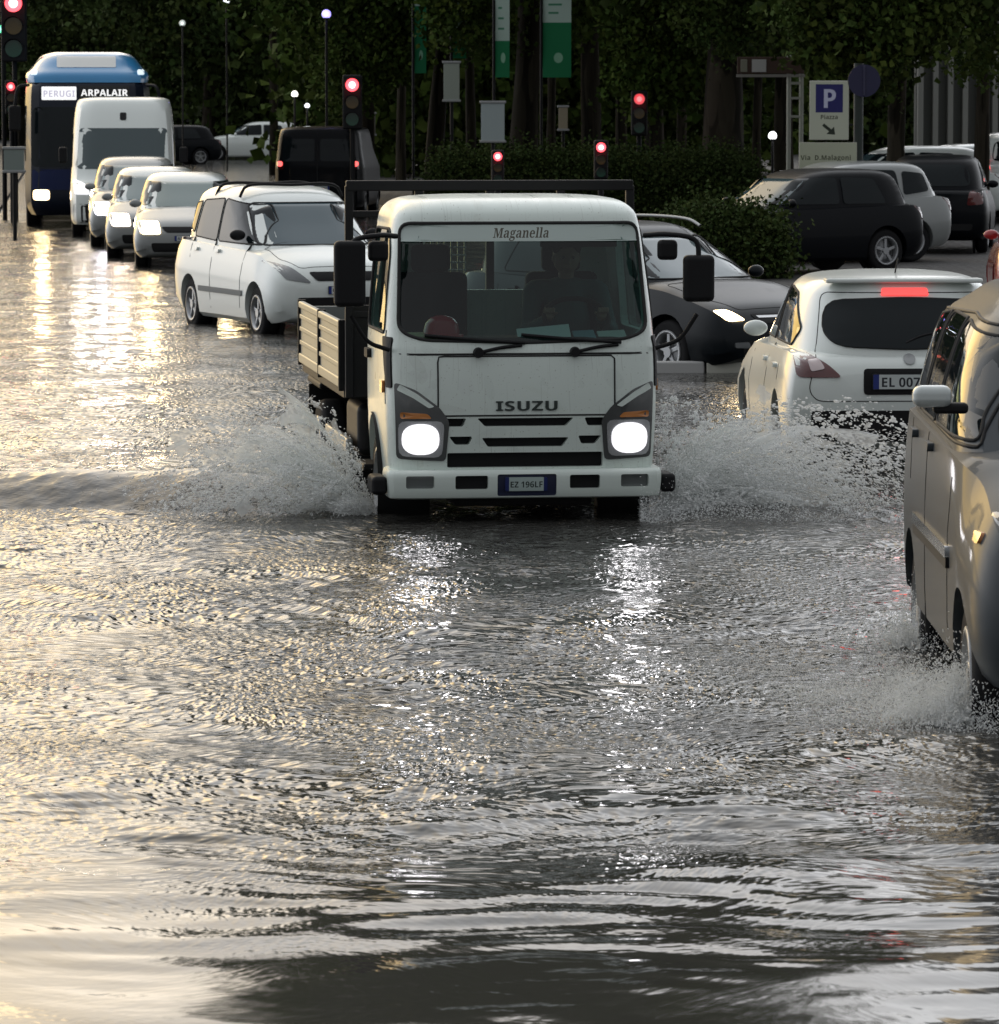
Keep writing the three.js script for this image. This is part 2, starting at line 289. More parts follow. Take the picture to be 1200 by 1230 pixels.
function wheel(parent, x, z, r, w = 0.2, spokes = 5, name = 'wheel') {
  const key = [r, w, spokes].join();
  if (!TYRE.has(key)) {
    const rr0 = r * 0.66, tyre = new THREE.LatheGeometry([[rr0, -w / 2 + 0.01], [r * 0.86, -w / 2], [r * 0.96, -w / 2 + 0.02], [r, -w / 2 + 0.05], [r, w / 2 - 0.05], [r * 0.96, w / 2 - 0.02], [r * 0.86, w / 2], [rr0, w / 2 - 0.01]].map(([a, b]) => new THREE.Vector2(a, b)), 36).rotateZ(Math.PI / 2);
    const list = [new THREE.LatheGeometry([[rr0 + 0.004, -w / 2 + 0.02], [rr0 + 0.006, w / 2], [rr0 - 0.025, w / 2 + 0.004], [rr0 - 0.03, w / 2 - 0.06]].map(([a, b]) => new THREE.Vector2(a, b)), 36).rotateZ(-Math.PI / 2), new THREE.CylinderGeometry(r * 0.14, r * 0.17, 0.05, 16).rotateZ(Math.PI / 2).translate(w / 2 - 0.03, 0, 0)];
    for (let k = 0; k < spokes; k++) list.push(box(0.03, rr0 - 0.05, r * 0.15, 0, rr0 / 2, 0, 0.008).translate(w / 2 - 0.035, 0, 0).rotateX(k / spokes * 2 * Math.PI));
    list.push(new THREE.CylinderGeometry(rr0, rr0, 0.01, 24).rotateZ(Math.PI / 2).translate(-w * 0.2, 0, 0));
    TYRE.set(key, [tyre, merge(list), list.length]);
  }
  const [tyre, rim] = TYRE.get(key), o = new THREE.Group(); o.name = name; parent.add(o);
  o.position.set(x, r, z); if (x < 0) o.rotation.y = Math.PI;
  mesh('tyre', tyre, M.rubber, o); mesh('rim', rim, M.rim, o);
  return o;
}
function beam(parent, x, y, z, rgb, k, dz = 1, radius = 5, drop = 0.05) {   // the light of a lit lamp, just in front of its glowing lens
  const l = new THREE.SpotLight(new THREE.Color().setRGB(...rgb), k, 0, R(50), 0.7, 2); l.name = 'lamp_beam'; l.position.set(x, y, z); l.castShadow = true; l.shadow.radius = radius;
  l.target.position.set(x, y - drop * 10, z + dz * 10); parent.add(l, l.target);
}
const PLATES = new Map();
function plateMat(text, dark = false) {
  if (!PLATES.has(text + dark)) PLATES.set(text + dark, new THREE.MeshStandardMaterial({ roughness: 0.4, map: canvasTex(512, 112, (g, w, h) => {
    g.fillStyle = '#c9d0cf'; g.fillRect(0, 0, w, h); g.fillStyle = '#1c2f7d'; g.fillRect(0, 0, 44, h); g.fillRect(w - 44, 0, 44, h);
    g.fillStyle = '#20242a'; g.font = 'bold 92px sans-serif'; g.textAlign = 'center'; g.textBaseline = 'middle'; g.fillText(text, w / 2, h / 2 + 4, w - 110);
    g.strokeStyle = '#15181c'; g.lineWidth = 6; g.strokeRect(2, 2, w - 4, h - 4);
  }) }));
  return PLATES.get(text + dark);
}
// one hatchback-like car, its outline given by the numbers in S (lengths in metres for a 4.1 x 1.72 x 1.5 car, scaled to its own size)
const HATCH = {
  body: [[2.05, .36, .54, .57, .50, .58, .54], [2.01, .27, .60, .64, .66, .74, .68], [1.82, .21, .72, .78, .78, .84, .76], [1.35, .19, .84, .90, .82, .86, .77], [0.95, .18, .90, .98, .83, .86, .78], [0, .18, .93, .98, .83, .86, .79], [-1.2, .18, .96, 1.0, .83, .86, .79], [-1.75, .22, .97, 1.0, .80, .85, .77], [-1.98, .28, .94, .97, .74, .80, .71], [-2.05, .36, .88, .92, .62, .70, .62]],
  cabin: [[.88, 1.02, -1.94, .77, 5], [1.0, .84, -1.90, .755, 5], [1.2, .48, -1.80, .71, 5], [1.36, .20, -1.69, .655, 5], [1.44, .0, -1.56, .60, 4.5], [1.485, -.22, -1.35, .48, 4], [1.5, -.5, -1.05, .25, 3]],
  wheels: [1.27, -1.25, .31], screen: [[-.66, .98], [.66, .98], [.55, 1.36], [-.55, 1.36]], back: [[-.58, 1.03], [.58, 1.03], [.52, 1.36], [-.52, 1.36]],
  glass: [[[.72, 1.0], [.26, 1.36], [-.38, 1.385], [-.38, 1.0]], [[-.46, 1.0], [-.46, 1.385], [-1.1, 1.36], [-1.3, 1.0]]],
  head: [[.40, .60], [.70, .66], [.78, .76], [.52, .75]], tail: [[.52, .74], [.78, .76], [.76, .98], [.56, .96]],
};
function car(name, label, category, p, yaw, S) {
  const [L, W, Ht] = S.size, kz = L / 4.1, kx = W / 1.72, ky = Ht / 1.5, o = thing(name, label, category, p, yaw, S.group), paint = M[S.paint], T = { ...HATCH, ...S };
  const b = T.body.map(([z, a, s, t, x, y, w]) => [z * kz, a * ky, s * ky, t * ky, x * kx, y * kx, w * kx]), c = T.cabin.map(([y, f, r, w, e]) => [y * ky, f * kz, r * kz, w * kx, e]);
  const wz = [T.wheels[0] * kz, T.wheels[1] * kz], wr = T.wheels[2] * (S.wheelScale ?? 1), far = S.far;
  const sb = shell(b, far ? 26 : 44), sc = cabinShell(c, far ? 14 : 22, far ? 44 : 72), skins = skinOf(sb, sc), opt = { step: far ? 0.14 : 0.09, inner: 3, off: far ? 0.012 : 0.007 };
  const px = (pts) => pts.map(([x, y]) => [x * kx, y * ky]), pz = (pts) => pts.map(([z, y]) => [z * kz, y * ky]);
  const arches = []; for (const z of wz) for (const s of [-1, 1]) arches.push(new THREE.CylinderGeometry(wr + 0.045, wr + 0.045, 0.34, 28).rotateZ(Math.PI / 2).translate(s * (W / 2 - 0.10), wr + 0.01, z));
  mesh('body', carve(sb, arches), paint, o); mesh('cabin', sc, S.cabinPaint ? M[S.cabinPaint] : paint, o);
  for (const z of wz) for (const s of [-1, 1]) { mesh('wheel_arch', new THREE.CylinderGeometry(wr + 0.044, wr + 0.044, 0.04, 24).rotateZ(Math.PI / 2).translate(s * (W / 2 - 0.25), wr + 0.01, z), M.arch, o); wheel(o, s * (W / 2 - 0.125), z, wr, 0.19, S.spokes ?? 5); }
  panel('windscreen', skins, 'F', px(T.screen), S.screenMat ?? M.screen, o, { ...opt, r: 0.07 });
  panel('rear_window', skins, 'B', px(T.back), M.glass, o, { ...opt, r: 0.12 });
  for (const side of ['L', 'R']) T.glass.forEach((q) => panel('side_window', skins, side, pz(q), M.glass, o, { ...opt, r: 0.06 }));
  if (!far) {                                               // rubber seals, bonnet and bumper gaps
    for (const side of ['L', 'R']) T.glass.forEach((q) => edge('window_seal', skins, side, pz(q), 0.009, M.seam, o, { r: 0.06, lift: 0.004 }));
    edge('screen_seal', skins, 'F', px(T.screen), 0.010, M.seam, o, { r: 0.07, lift: 0.004 }); edge('rear_screen_seal', skins, 'B', px(T.back), 0.010, M.seam, o, { r: 0.12, lift: 0.006 });
    edge('bonnet_gap', skins, 'T', [[-.66 * kx, 1.05 * kz], [.66 * kx, 1.05 * kz], [.64 * kx, 1.6 * kz], [.5 * kx, 1.9 * kz], [-.5 * kx, 1.9 * kz], [-.64 * kx, 1.6 * kz]], 0.004, M.seam, o, { r: 0.06 });
    edge('tailgate_gap', skins, 'B', px([[-.66, .52 + (S.plateUp ?? 0)], [.66, .52 + (S.plateUp ?? 0)], [.72, .72], [.64, 1.0], [.58, 1.38], [-.58, 1.38], [-.64, 1.0], [-.72, .72]]), 0.004, M.seam, o, { r: 0.06 });
  }
  const on = S.lights, hy = S.handleY ?? .845, pd = S.plateUp ?? 0;
  for (const s of [1, -1]) {
    const flip = (q) => (s > 0 ? q : mirrored(q));
    panel('headlight', skins, 'F', flip(px(T.head)), on ? M[on] : M.lampOff, o, { ...opt, off: 0.012, step: 0.05 });
    panel('tail_light', skins, 'B', flip(px(T.tail)), S.braking ? M.brakeOn : S.tails ? M.tailOn : M.tailOff, o, { ...opt, off: 0.012, step: 0.05 });
    if (on) beam(o, s * 0.6 * kx, 0.69 * ky, L / 2 + 0.12, M[on].emissive.toArray(), S.beam ?? 2.5);
    if (!S.mirrorY) { const mir = new THREE.SphereGeometry(1, 16, 12).scale(0.095, 0.062, 0.05); mesh('door_mirror', mir.translate(s * (W / 2 - 0.03), 1.02 * ky, 0.60 * kz), S.mirrorDark ? M.plastic : paint, o); }
  }
  if (!far) for (const side of ['L', 'R']) {
    for (const [z0, y0, z1, y1] of [[.74, .30, .80, .97], [-.42, .26, -.42, .97], [-1.28, .75, -1.32, .97]]) panel('door_seam', skins, side, pz(stroke(z0, y0, z1, y1, 0.012)), M.seam, o, { off: 0.002, r: 0, step: 0.12, inner: 1 });
    for (const z of [-.24, -1.08]) panel('door_handle', skins, side, pz([[z - .09, hy - .015], [z + .09, hy - .015], [z + .09, hy + .015], [z - .09, hy + .015]]), paint, o, { off: 0.03, r: 0.012, step: 0.05, inner: 1 });
  }
  panel('grille', skins, 'F', px([[-.34, .60], [.34, .60], [.42, .69], [-.42, .69]]), M.plastic, o, { ...opt, off: 0.008 });
  panel('air_intake', skins, 'F', px([[-.55, .30], [.55, .30], [.58, .44], [-.58, .44]]), M.plastic, o, { ...opt, off: 0.008 });
  if (S.apron) panel('front_apron', skins, 'F', px([[-.74, .25], [.74, .25], [.80, .57], [-.80, .57]]), M[S.apron], o, { ...opt, off: 0.006 });
  panel('number_plate', skins, 'F', px([[-.21, .47], [.21, .47], [.21, .55], [-.21, .55]]), plateMat(S.plate ?? 'DL 482 KR'), o, { off: 0.02, r: 0.008, step: 0.1, inner: 1 });
  panel('number_plate', skins, 'B', px([[-.27, .60 + pd], [.27, .60 + pd], [.27, .71 + pd], [-.27, .71 + pd]]), plateMat(S.plate ?? 'DL 482 KR'), o, { off: 0.02, r: 0.008, step: 0.1, inner: 1 });
  panel('rear_bumper_trim', skins, 'B', px([[-.6, .36], [.6, .36], [.62, .46], [-.62, .46]]), M.plastic, o, { ...opt, off: 0.008 });
  return { o, skins, kx, ky, kz, px, pz };
}

function edge(name, skins, dir, pts, radius, material, parent, { r = 0, step = 0.05, lift = 0 } = {}) {   // a gasket or moulding that follows an outline on a skin
  const [d, from] = DIRS[dir]; let last = 0;
  const line = resample(r ? roundPoly(pts, r) : pts, step).map(([a, b]) => { const q = new THREE.Ray(from(a, b), d.clone()); let best = null; for (const s of skins) { const h = s.raycastFirst(q, THREE.DoubleSide); if (h && (best === null || h.distance < best)) best = h.distance; } last = best ?? last; return q.at(last - lift, V3()); });
  return mesh(name, new THREE.TubeGeometry(new THREE.CatmullRomCurve3(line, true), line.length * 2, radius, 6, true), material, parent);
}
const prism = (pts, z0, z1, r = 0.05) => { const s = new THREE.Shape(roundPoly(pts, r).map(([x, y]) => new THREE.Vector2(x, y))); return new THREE.ExtrudeGeometry(s, { depth: z1 - z0, bevelEnabled: false }).translate(0, 0, z0); };
const sidePrism = (pts, x0, x1, r = 0.05) => prism(pts.map(([z, y]) => [-z, y]), x0, x1, r).rotateY(Math.PI / 2);   // outline given as (z, y)
const sym = (pts) => [pts, pts.map(([x, y]) => [-x, y]).reverse()];
const rect = (x0, y0, x1, y1) => [[x0, y0], [x1, y0], [x1, y1], [x0, y1]];

// ---------------------------------------------------------------- the white tipper lorry ploughing through the water
const TRUCK_P = onGround(632, 628); TRUCK_P.y = roadY(TRUCK_P.z);
const TRUCK_YAW = R(7.5);
const truck = thing('flatbed_lorry', 'white cab-over lorry with dropside bed driving through the flood water, headlights lit', 'truck', TRUCK_P, TRUCK_YAW);
const dirtyWhite = (() => {                                  // white paint with fine road grime: specks and thin runs of dirty water
  const t = canvasTex(1024, 1024, (g, w, h) => {
    g.fillStyle = '#dfe8e2'; g.fillRect(0, 0, w, h);
    for (let i = 0; i < 260; i++) { const x = rr(0, w), y = rr(0, h), l = rr(20, 150); g.strokeStyle = `rgba(92,92,80,${rr(.03, .14)})`; g.lineWidth = rr(.8, 3); g.beginPath(); g.moveTo(x, y); g.bezierCurveTo(x + rr(-3, 3), y + l * .3, x + rr(-4, 4), y + l * .7, x + rr(-4, 4), y + l); g.stroke(); }
    for (let i = 0; i < 2600; i++) { g.fillStyle = `rgba(80,76,64,${rr(.04, .26)})`; g.beginPath(); g.arc(rr(0, w), rr(0, h), rr(.5, 2.2), 0, 7); g.fill(); }
    for (let i = 0; i < 90; i++) { g.fillStyle = `rgba(120,120,106,${rr(.02, .06)})`; g.beginPath(); g.ellipse(rr(0, w), rr(0, h), rr(10, 70), rr(6, 30), rr(0, 3), 0, 7); g.fill(); }
  });
  t.wrapS = t.wrapT = THREE.RepeatWrapping; const r = blotchTex(256, (u, v) => 0.8 + 0.3 * tiled(u, v, 0.9) + 0.2 * tiled(u, v, 4, 3)); r.repeat.set(2, 2);
  return phys(0.93, 0.95, 0.94, 0.5, { map: t, clearcoat: 0.6, clearcoatRoughness: 0.2, roughnessMap: r });
})();
{
  const levels = [[.50, -.06, -1.60, .855, 10], [.9, -.03, -1.60, .875, 10], [1.26, -.05, -1.62, .875, 9], [1.40, -.09, -1.62, .872, 8], [1.75, -.19, -1.62, .845, 7.5], [2.08, -.29, -1.62, .81, 7], [2.19, -.36, -1.60, .77, 6.5], [2.25, -.52, -1.5, .66, 5], [2.268, -.8, -1.3, .4, 4]];
  const outer = cabinShell(levels, 30, 96, 0.5), skin = skinOf(outer);
  const cavity = cabinShell([[.92, -.16, -1.54, .80, 9], [1.40, -.16, -1.55, .81, 8], [1.75, -.25, -1.55, .785, 8], [2.08, -.36, -1.54, .75, 7], [2.17, -.5, -1.45, .66, 5]], 14, 64, 0.5);
  const screen = [[-.80, 1.42], [-.66, 1.365], [0, 1.345], [.66, 1.365], [.80, 1.42], [.765, 2.10], [-.765, 2.10]];
  const door = [[-.34, 1.40], [-1.28, 1.40], [-1.28, 2.05], [-.52, 2.06], [-.42, 1.9]];
  const slots = [[[-.31, .868], [-.26, .816], [.26, .816], [.31, .868]], [[-.28, .742], [-.24, .684], [.24, .684], [.28, .742]], rect(-.50, .553, .50, .647), ...sym([[.40, .816], [.50, .816], [.53, .868], [.38, .868]]), ...sym([[.36, .70], [.45, .70], [.49, .752], [.34, .752]])];
  const tools = [cavity, prism(screen, -0.9, 0.3, 0.07), sidePrism(door, -1.2, 1.2, 0.06), prism(rect(-.5, 1.62, .5, 2.0), -1.9, -1.4, 0.06), ...slots.map((s) => prism(s, -0.16, 0.2, 0.012))];
  for (const s of [-1, 1]) tools.push(new THREE.CylinderGeometry(.46, .46, .5, 32).rotateZ(Math.PI / 2).translate(s * .86, .38, -1.02));
  const cab = carve(outer, tools); { const q = cab.attributes.position, n = cab.attributes.normal, uv = new Float32Array(q.count * 2); for (let i = 0; i < q.count; i++) { const side = Math.abs(n.getX(i)) > .75; uv[i * 2] = (side ? q.getZ(i) : q.getX(i)) / 1.9 + .5; uv[i * 2 + 1] = q.getY(i) / 1.9; } cab.setAttribute('uv', new THREE.BufferAttribute(uv, 2)); }
  mesh('cab', cab, dirtyWhite, truck);
  slots.forEach((s, i) => panel('grille_slot', skin, 'F', s.map(([x, y]) => [x * 1.02, y]), M.plastic, truck, { off: -0.055, r: 0.012, step: 0.08, deep: 0.08, inner: 2 }));
  const clear = phys(0.32, 0.46, 0.44, 0.0, { transmission: 1, thickness: 0, ior: 1.5 });
  panel('windscreen', skin, 'F', screen, clear, truck, { off: -0.010, deep: 0.012, r: 0.07, step: 0.06, inner: 5 });
  edge('windscreen_gasket', skin, 'F', screen, 0.012, M.seam, truck, { r: 0.07 });
  for (const s of ['L', 'R']) { panel('door_window', skin, s, door, clear, truck, { off: -0.010, deep: 0.012, r: 0.06 }); edge('door_window_gasket', skin, s, door, 0.010, M.seam, truck, { r: 0.06 }); }
  const strip = canvasTex(1024, 72, (g, w, h) => { g.fillStyle = '#b9c6c1'; g.fillRect(0, 0, w, h); g.fillStyle = '#4a453a'; g.font = 'italic bold 58px serif'; g.textAlign = 'center'; g.textBaseline = 'middle'; g.fillText('Maganella', w * 0.50, h * 0.52, 240); });
  panel('sun_strip', skin, 'F', [[-.775, 1.985], [.775, 1.985], [.758, 2.092], [-.758, 2.092]], new THREE.MeshStandardMaterial({ map: strip, roughness: 0.5 }), truck, { off: 0.002, r: 0.015, step: 0.06, deep: 0.004 });
  // front lid, its seams and the maker's lettering
  edge('front_lid_seam', skin, 'F', rect(-.56, .885, .575, 1.262), 0.006, M.seam, truck, { r: 0.02, step: 0.1 });
  edge('cowl_seam', skin, 'F', stroke(-.80, 1.275, .80, 1.275, 0.004), 0.005, M.seam, truck, { step: 0.1 });
  const word = new TextGeometry('ISUZU', { font: FONT, size: 0.062, depth: 0.012, curveSegments: 6, bevelEnabled: false }); word.computeBoundingBox();
  word.scale(0.40 / word.boundingBox.max.x, 1, 1).translate(-.195, .915, -.034); mesh('lettering', word, phys(.03, .04, .037, .3), truck).userData.kind = 'stuff';
  for (const s of [1, -1]) {
    const f = (pts) => pts.map(([x, y]) => [x * s, y]);
    const lampBox = panel('headlight', skin, 'F', f([[.835, 1.10], [.70, 1.05], [.55, .937], [.488, .85], [.51, .595], [.82, .61]]), phys(0.06, 0.065, 0.065, 0.25, { clearcoat: 1 }), truck, { off: 0.008, r: 0.03, step: 0.05 });
    panel('brow_trim', skin, 'F', f([[.80, 1.085], [.70, 1.03], [.585, .945], [.62, .935], [.72, 1.0], [.82, 1.05]]), dirtyWhite, lampBox, { off: 0.016, r: 0.01, step: 0.05, inner: 1 });
    panel('turn_signal', skin, 'F', f([[.80, .868], [.60, .868], [.63, .90], [.80, .91]]), M.amber, lampBox, { off: 0.014, r: 0.015, step: 0.05, inner: 1 });
    panel('reflector', skin, 'F', f([[.812, .852], [.520, .852], [.535, .618], [.806, .626]]), std(.62, .64, .66, .22, { metalness: .7 }), lampBox, { off: 0.014, r: 0.05, step: 0.03, inner: 3 });
    panel('lamp_lens', skin, 'F', Array.from({ length: 26 }, (_, i) => { const a = i / 26 * 6.2832; return [s * (.672 + .118 * Math.sign(Math.cos(a)) * Math.abs(Math.cos(a)) ** .8), .736 + .098 * Math.sign(Math.sin(a)) * Math.abs(Math.sin(a)) ** .8]; }), M.headOn, lampBox, { off: 0.024, r: 0, step: 0.02, inner: 3 });
    panel('bulb_lens', skin, 'F', Array.from({ length: 20 }, (_, i) => [s * .675 + .062 * Math.cos(i / 20 * 6.2832), .735 + .055 * Math.sin(i / 20 * 6.2832)]), M.bulb, lampBox, { off: 0.034, r: 0, step: 0.02, inner: 3, deep: 0.0 });
    beam(truck, s * .67, .735, .16, [1, .97, 1], 0.7, 1, 6, 0.06);
  }
  // bumper with its openings
  const bumper = cabinShell([[.355, -.04, -.42, .85, 9], [.375, .0, -.42, .875, 9], [.50, .012, -.42, .885, 9], [.54, -.01, -.42, .875, 9]], 12, 72, 0.45), bskin = skinOf(bumper), holes = [rect(-.77, .425, -.59, .505), rect(.61, .425, .79, .505), rect(-.455, .418, -.245, .505), rect(.28, .418, .475, .505), rect(-.185, .372, .195, .512)];
  mesh('bumper', carve(bumper, holes.map((h) => prism(h, -0.07, 0.2, 0.015))), dirtyWhite, truck);
  holes.forEach((h, i) => { const q = panel(i < 2 ? 'fog_light' : i < 4 ? 'bumper_vent' : 'plate_holder', bskin, 'F', h, i < 2 ? phys(0.12, 0.13, 0.13, 0.15, { clearcoat: 1 }) : i < 4 ? M.plastic : std(0.01, 0.014, 0.05, 0.5), truck, { off: i === 4 ? -0.02 : -0.045, deep: 0.07, r: 0.012 }); });
  panel('number_plate', bskin, 'F', rect(-.135, .405, .135, .492), new THREE.MeshStandardMaterial({ roughness: 0.4, map: canvasTex(384, 128, (g, w, h) => { g.fillStyle = '#a9b8b4'; g.fillRect(0, 0, w, h); g.fillStyle = '#17255f'; g.fillRect(0, 0, 34, h); g.fillRect(w - 34, 0, 34, h); g.fillStyle = '#26302e'; g.font = 'bold 78px sans-serif'; g.textAlign = 'center'; g.textBaseline = 'middle'; g.fillText('EZ 196LF', w / 2, h / 2 + 4, w - 80); }) }), truck, { off: 0.004, deep: 0.02, r: 0.008 });
  mesh('bumper_corner', box(.10, .12, .30, -.93, .44, -.22, 0.03), M.plastic, truck); mesh('bumper_corner', box(.10, .12, .30, .93, .44, -.22, 0.03), M.plastic, truck);
  // wipers
  for (const [x0, x1] of [[-.30, -.02], [.32, .60]]) {
    const w = mesh('wiper', tube([[x0, 1.285, -.03], [lerp(x0, x1, 0.5), 1.315, -.045], [x1, 1.33, -.055]], 0.011), M.plastic, truck);
    mesh('wiper_blade', tube([[x0 - .34, 1.395, -.085], [x0, 1.365, -.055], [x1 + .02, 1.345, -.055]], 0.011), M.plastic, w);
    mesh('wiper_pivot', new THREE.CylinderGeometry(.03, .035, .05, 14).rotateX(Math.PI / 2).translate(x0, 1.285, -.03), M.plastic, w);
  }
  // roof ribs, door, steps
  for (const x of [-.52, -.30, -.08, .14, .36, .56]) mesh('roof_rib', box(.10, .03, .85, x, 2.235 - Math.abs(x) * 0.035, -.92, 0.015), dirtyWhite, truck);
  for (const s of ['L', 'R']) {
    const k = s === 'L' ? 1 : -1;
    panel('door_seam', skin, s, stroke(-.26, .95, -.30, 1.42, 0.012), M.seam, truck, { off: 0.003, r: 0, inner: 1 }); panel('door_seam', skin, s, stroke(-1.36, .80, -1.36, 2.08, 0.012), M.seam, truck, { off: 0.003, r: 0, inner: 1 });
    panel('door_handle', skin, s, rect(-1.28, 1.20, -1.08, 1.26), M.plastic, truck, { off: 0.03, r: 0.02, step: 0.05 });
    panel('side_marker', skin, s, rect(-.40, 1.02, -.28, 1.10), M.amber, truck, { off: 0.02, r: 0.02, step: 0.05 });
    panel('door_scuff', skin, s, [[-.18, 1.38], [-.36, 1.38], [-.20, 1.06], [-.12, 1.06]], M.plastic, truck, { off: 0.012, r: 0.02, step: 0.05 });
    // mirrors on bent arms ahead of the doors
    const arm = mesh('mirror_arm', tube([[k * .80, 2.02, -.26], [k * .93, 2.03, -.12], [k * 1.10, 1.99, -.06], [k * 1.12, 1.86, -.05]], 0.017), M.plastic, truck);
    mesh('mirror_arm', tube([[k * .86, 1.30, -.16], [k * 1.0, 1.36, -.10], [k * 1.11, 1.52, -.06]], 0.014), M.plastic, truck);
    mesh('mirror_housing', box(.20, k < 0 ? .42 : .30, .10, k * 1.12, k < 0 ? 1.79 : 1.75, -.06, 0.035), M.plastic, truck);
    mesh('convex_mirror', box(.13, .13, .07, k * .93, 1.93, -.14, 0.03), M.plastic, truck);
    mesh('step', box(.22, .05, .45, k * .80, .46, -1.5, 0.015), M.plastic, truck);
    mesh('mudguard', new THREE.CylinderGeometry(.45, .45, .34, 28, 1, true, -Math.PI / 2, Math.PI).rotateZ(Math.PI / 2).translate(k * .72, .40, -1.02), new THREE.MeshStandardMaterial({ color: 0x070707, roughness: 0.7, side: THREE.DoubleSide }), truck);
  }
  // what is inside the cab
  const trim = std(0.02, 0.024, 0.024, 0.8), cloth = std(0.03, 0.035, 0.04, 0.95);
  mesh('dashboard', box(1.56, .40, .36, 0, 1.17, -.40, 0.06), trim, truck);
  for (const x of [-.45, .42]) { const s = mesh('seat', merge([box(.50, .16, .50, x, 1.05, -1.05, 0.05), box(.48, .66, .14, x, 1.42, -1.36, 0.05)]), cloth, truck); mesh('headrest', box(.26, .18, .10, x, 1.84, -1.38, 0.04), cloth, s); }
  mesh('steering_wheel', new THREE.TorusGeometry(.21, .017, 10, 36).rotateX(-0.95).translate(.42, 1.47, -.66), trim, truck);
  const guard = mesh('rear_window_guard', box(.98, .03, .02, 0, 2.0, -1.64, 0.005), M.steel, truck);
  for (let i = 0; i < 7; i++) { mesh('guard_bar', box(.010, .38, .012, -.46 + i * .045, 1.81, -1.64, 0.003), M.paleSilver, guard); mesh('guard_bar', box(.30, .010, .012, -.33, 1.65 + i * .05, -1.65, 0.003), M.paleSilver, guard); }
  mesh('sun_visor', box(.50, .12, .02, .40, 2.0, -.44, 0.01), trim, truck);
  // headboard rack behind the cab
  const rack = mesh('headboard', box(1.94, .07, .07, 0, 2.31, -1.80, 0.01), M.darkSteel, truck);
  for (const x of [-.95, -.48, .0, .48, .95]) mesh('rack_post', box(.055, 1.42, .055, x, 1.60, -1.80, 0.008), M.darkSteel, rack);
  for (const y of [1.45, 2.12]) mesh('rack_rail', box(1.86, .045, .045, 0, y, -1.81, 0.008), M.darkSteel, rack);
  mesh('rack_sheet', box(1.9, .62, .03, 0, 1.20, -1.82, 0.006), M.darkSteel, rack);
  // bed with aluminium dropsides
  const alu = std(0.24, 0.26, 0.25, 0.42, { metalness: 0.5 });
  mesh('bed_floor', box(1.96, .10, 3.10, 0, .93, -3.42, 0.01), M.darkSteel, truck);
  for (const k of [-1, 1]) {
    const side = mesh('dropside', box(.022, .34, 3.06, k * .985, 1.18, -3.42, 0.005), alu, truck);
    mesh('side_rail', box(.045, .05, 3.08, k * .99, 1.375, -3.42, 0.012), alu, side); mesh('side_rail', box(.045, .07, 3.08, k * .99, .985, -3.42, 0.012), alu, side);
    for (const y of [1.10, 1.20, 1.29]) mesh('side_rib', box(.034, .035, 3.0, k * .99, y, -3.42, 0.008), alu, side);
    for (const z of [-1.90, -3.42, -4.96]) mesh('bed_post', box(.06, .48, .05, k * .985, 1.17, z, 0.008), z > -4 ? M.darkSteel : M.plastic, truck);
    mesh('chassis_rail', box(.09, .20, 4.9, k * .36, .74, -3.0, 0.01), M.darkSteel, truck);
    mesh('rear_mudguard', box(.46, .05, .95, k * .76, .86, -4.0, 0.02), M.plastic, truck); mesh('mud_flap', box(.44, .40, .02, k * .76, .62, -4.47, 0.005), M.rubber, truck);
    mesh('underrun_bar', box(.05, .10, 1.5, k * .93, .55, -2.75, 0.015), M.steel, truck);
    wheel(truck, k * .74, -1.02, .37, .21, 6); wheel(truck, k * .86, -4.0, .37, .20, 6); wheel(truck, k * .63, -4.0, .37, .20, 6);
  }
  mesh('tailboard', box(1.94, .36, .03, 0, 1.18, -4.97, 0.006), alu, truck);
  mesh('fuel_tank', box(.36, .36, .80, -.70, .66, -2.35, 0.06), M.darkSteel, truck); mesh('toolbox', box(.36, .34, .60, .72, .66, -2.3, 0.03), M.darkSteel, truck);
  mesh('chassis_front', box(.9, .25, 1.5, 0, .42, -.9, 0.03), M.arch, truck); mesh('axle', bar(V3(-.7, .37, -4.0), V3(.7, .37, -4.0), .07), M.darkSteel, truck);
}
const inTruck = (x, y, z) => V3(x, y, z).applyAxisAngle(V3(0, 1, 0), TRUCK_YAW).add(TRUCK_P);

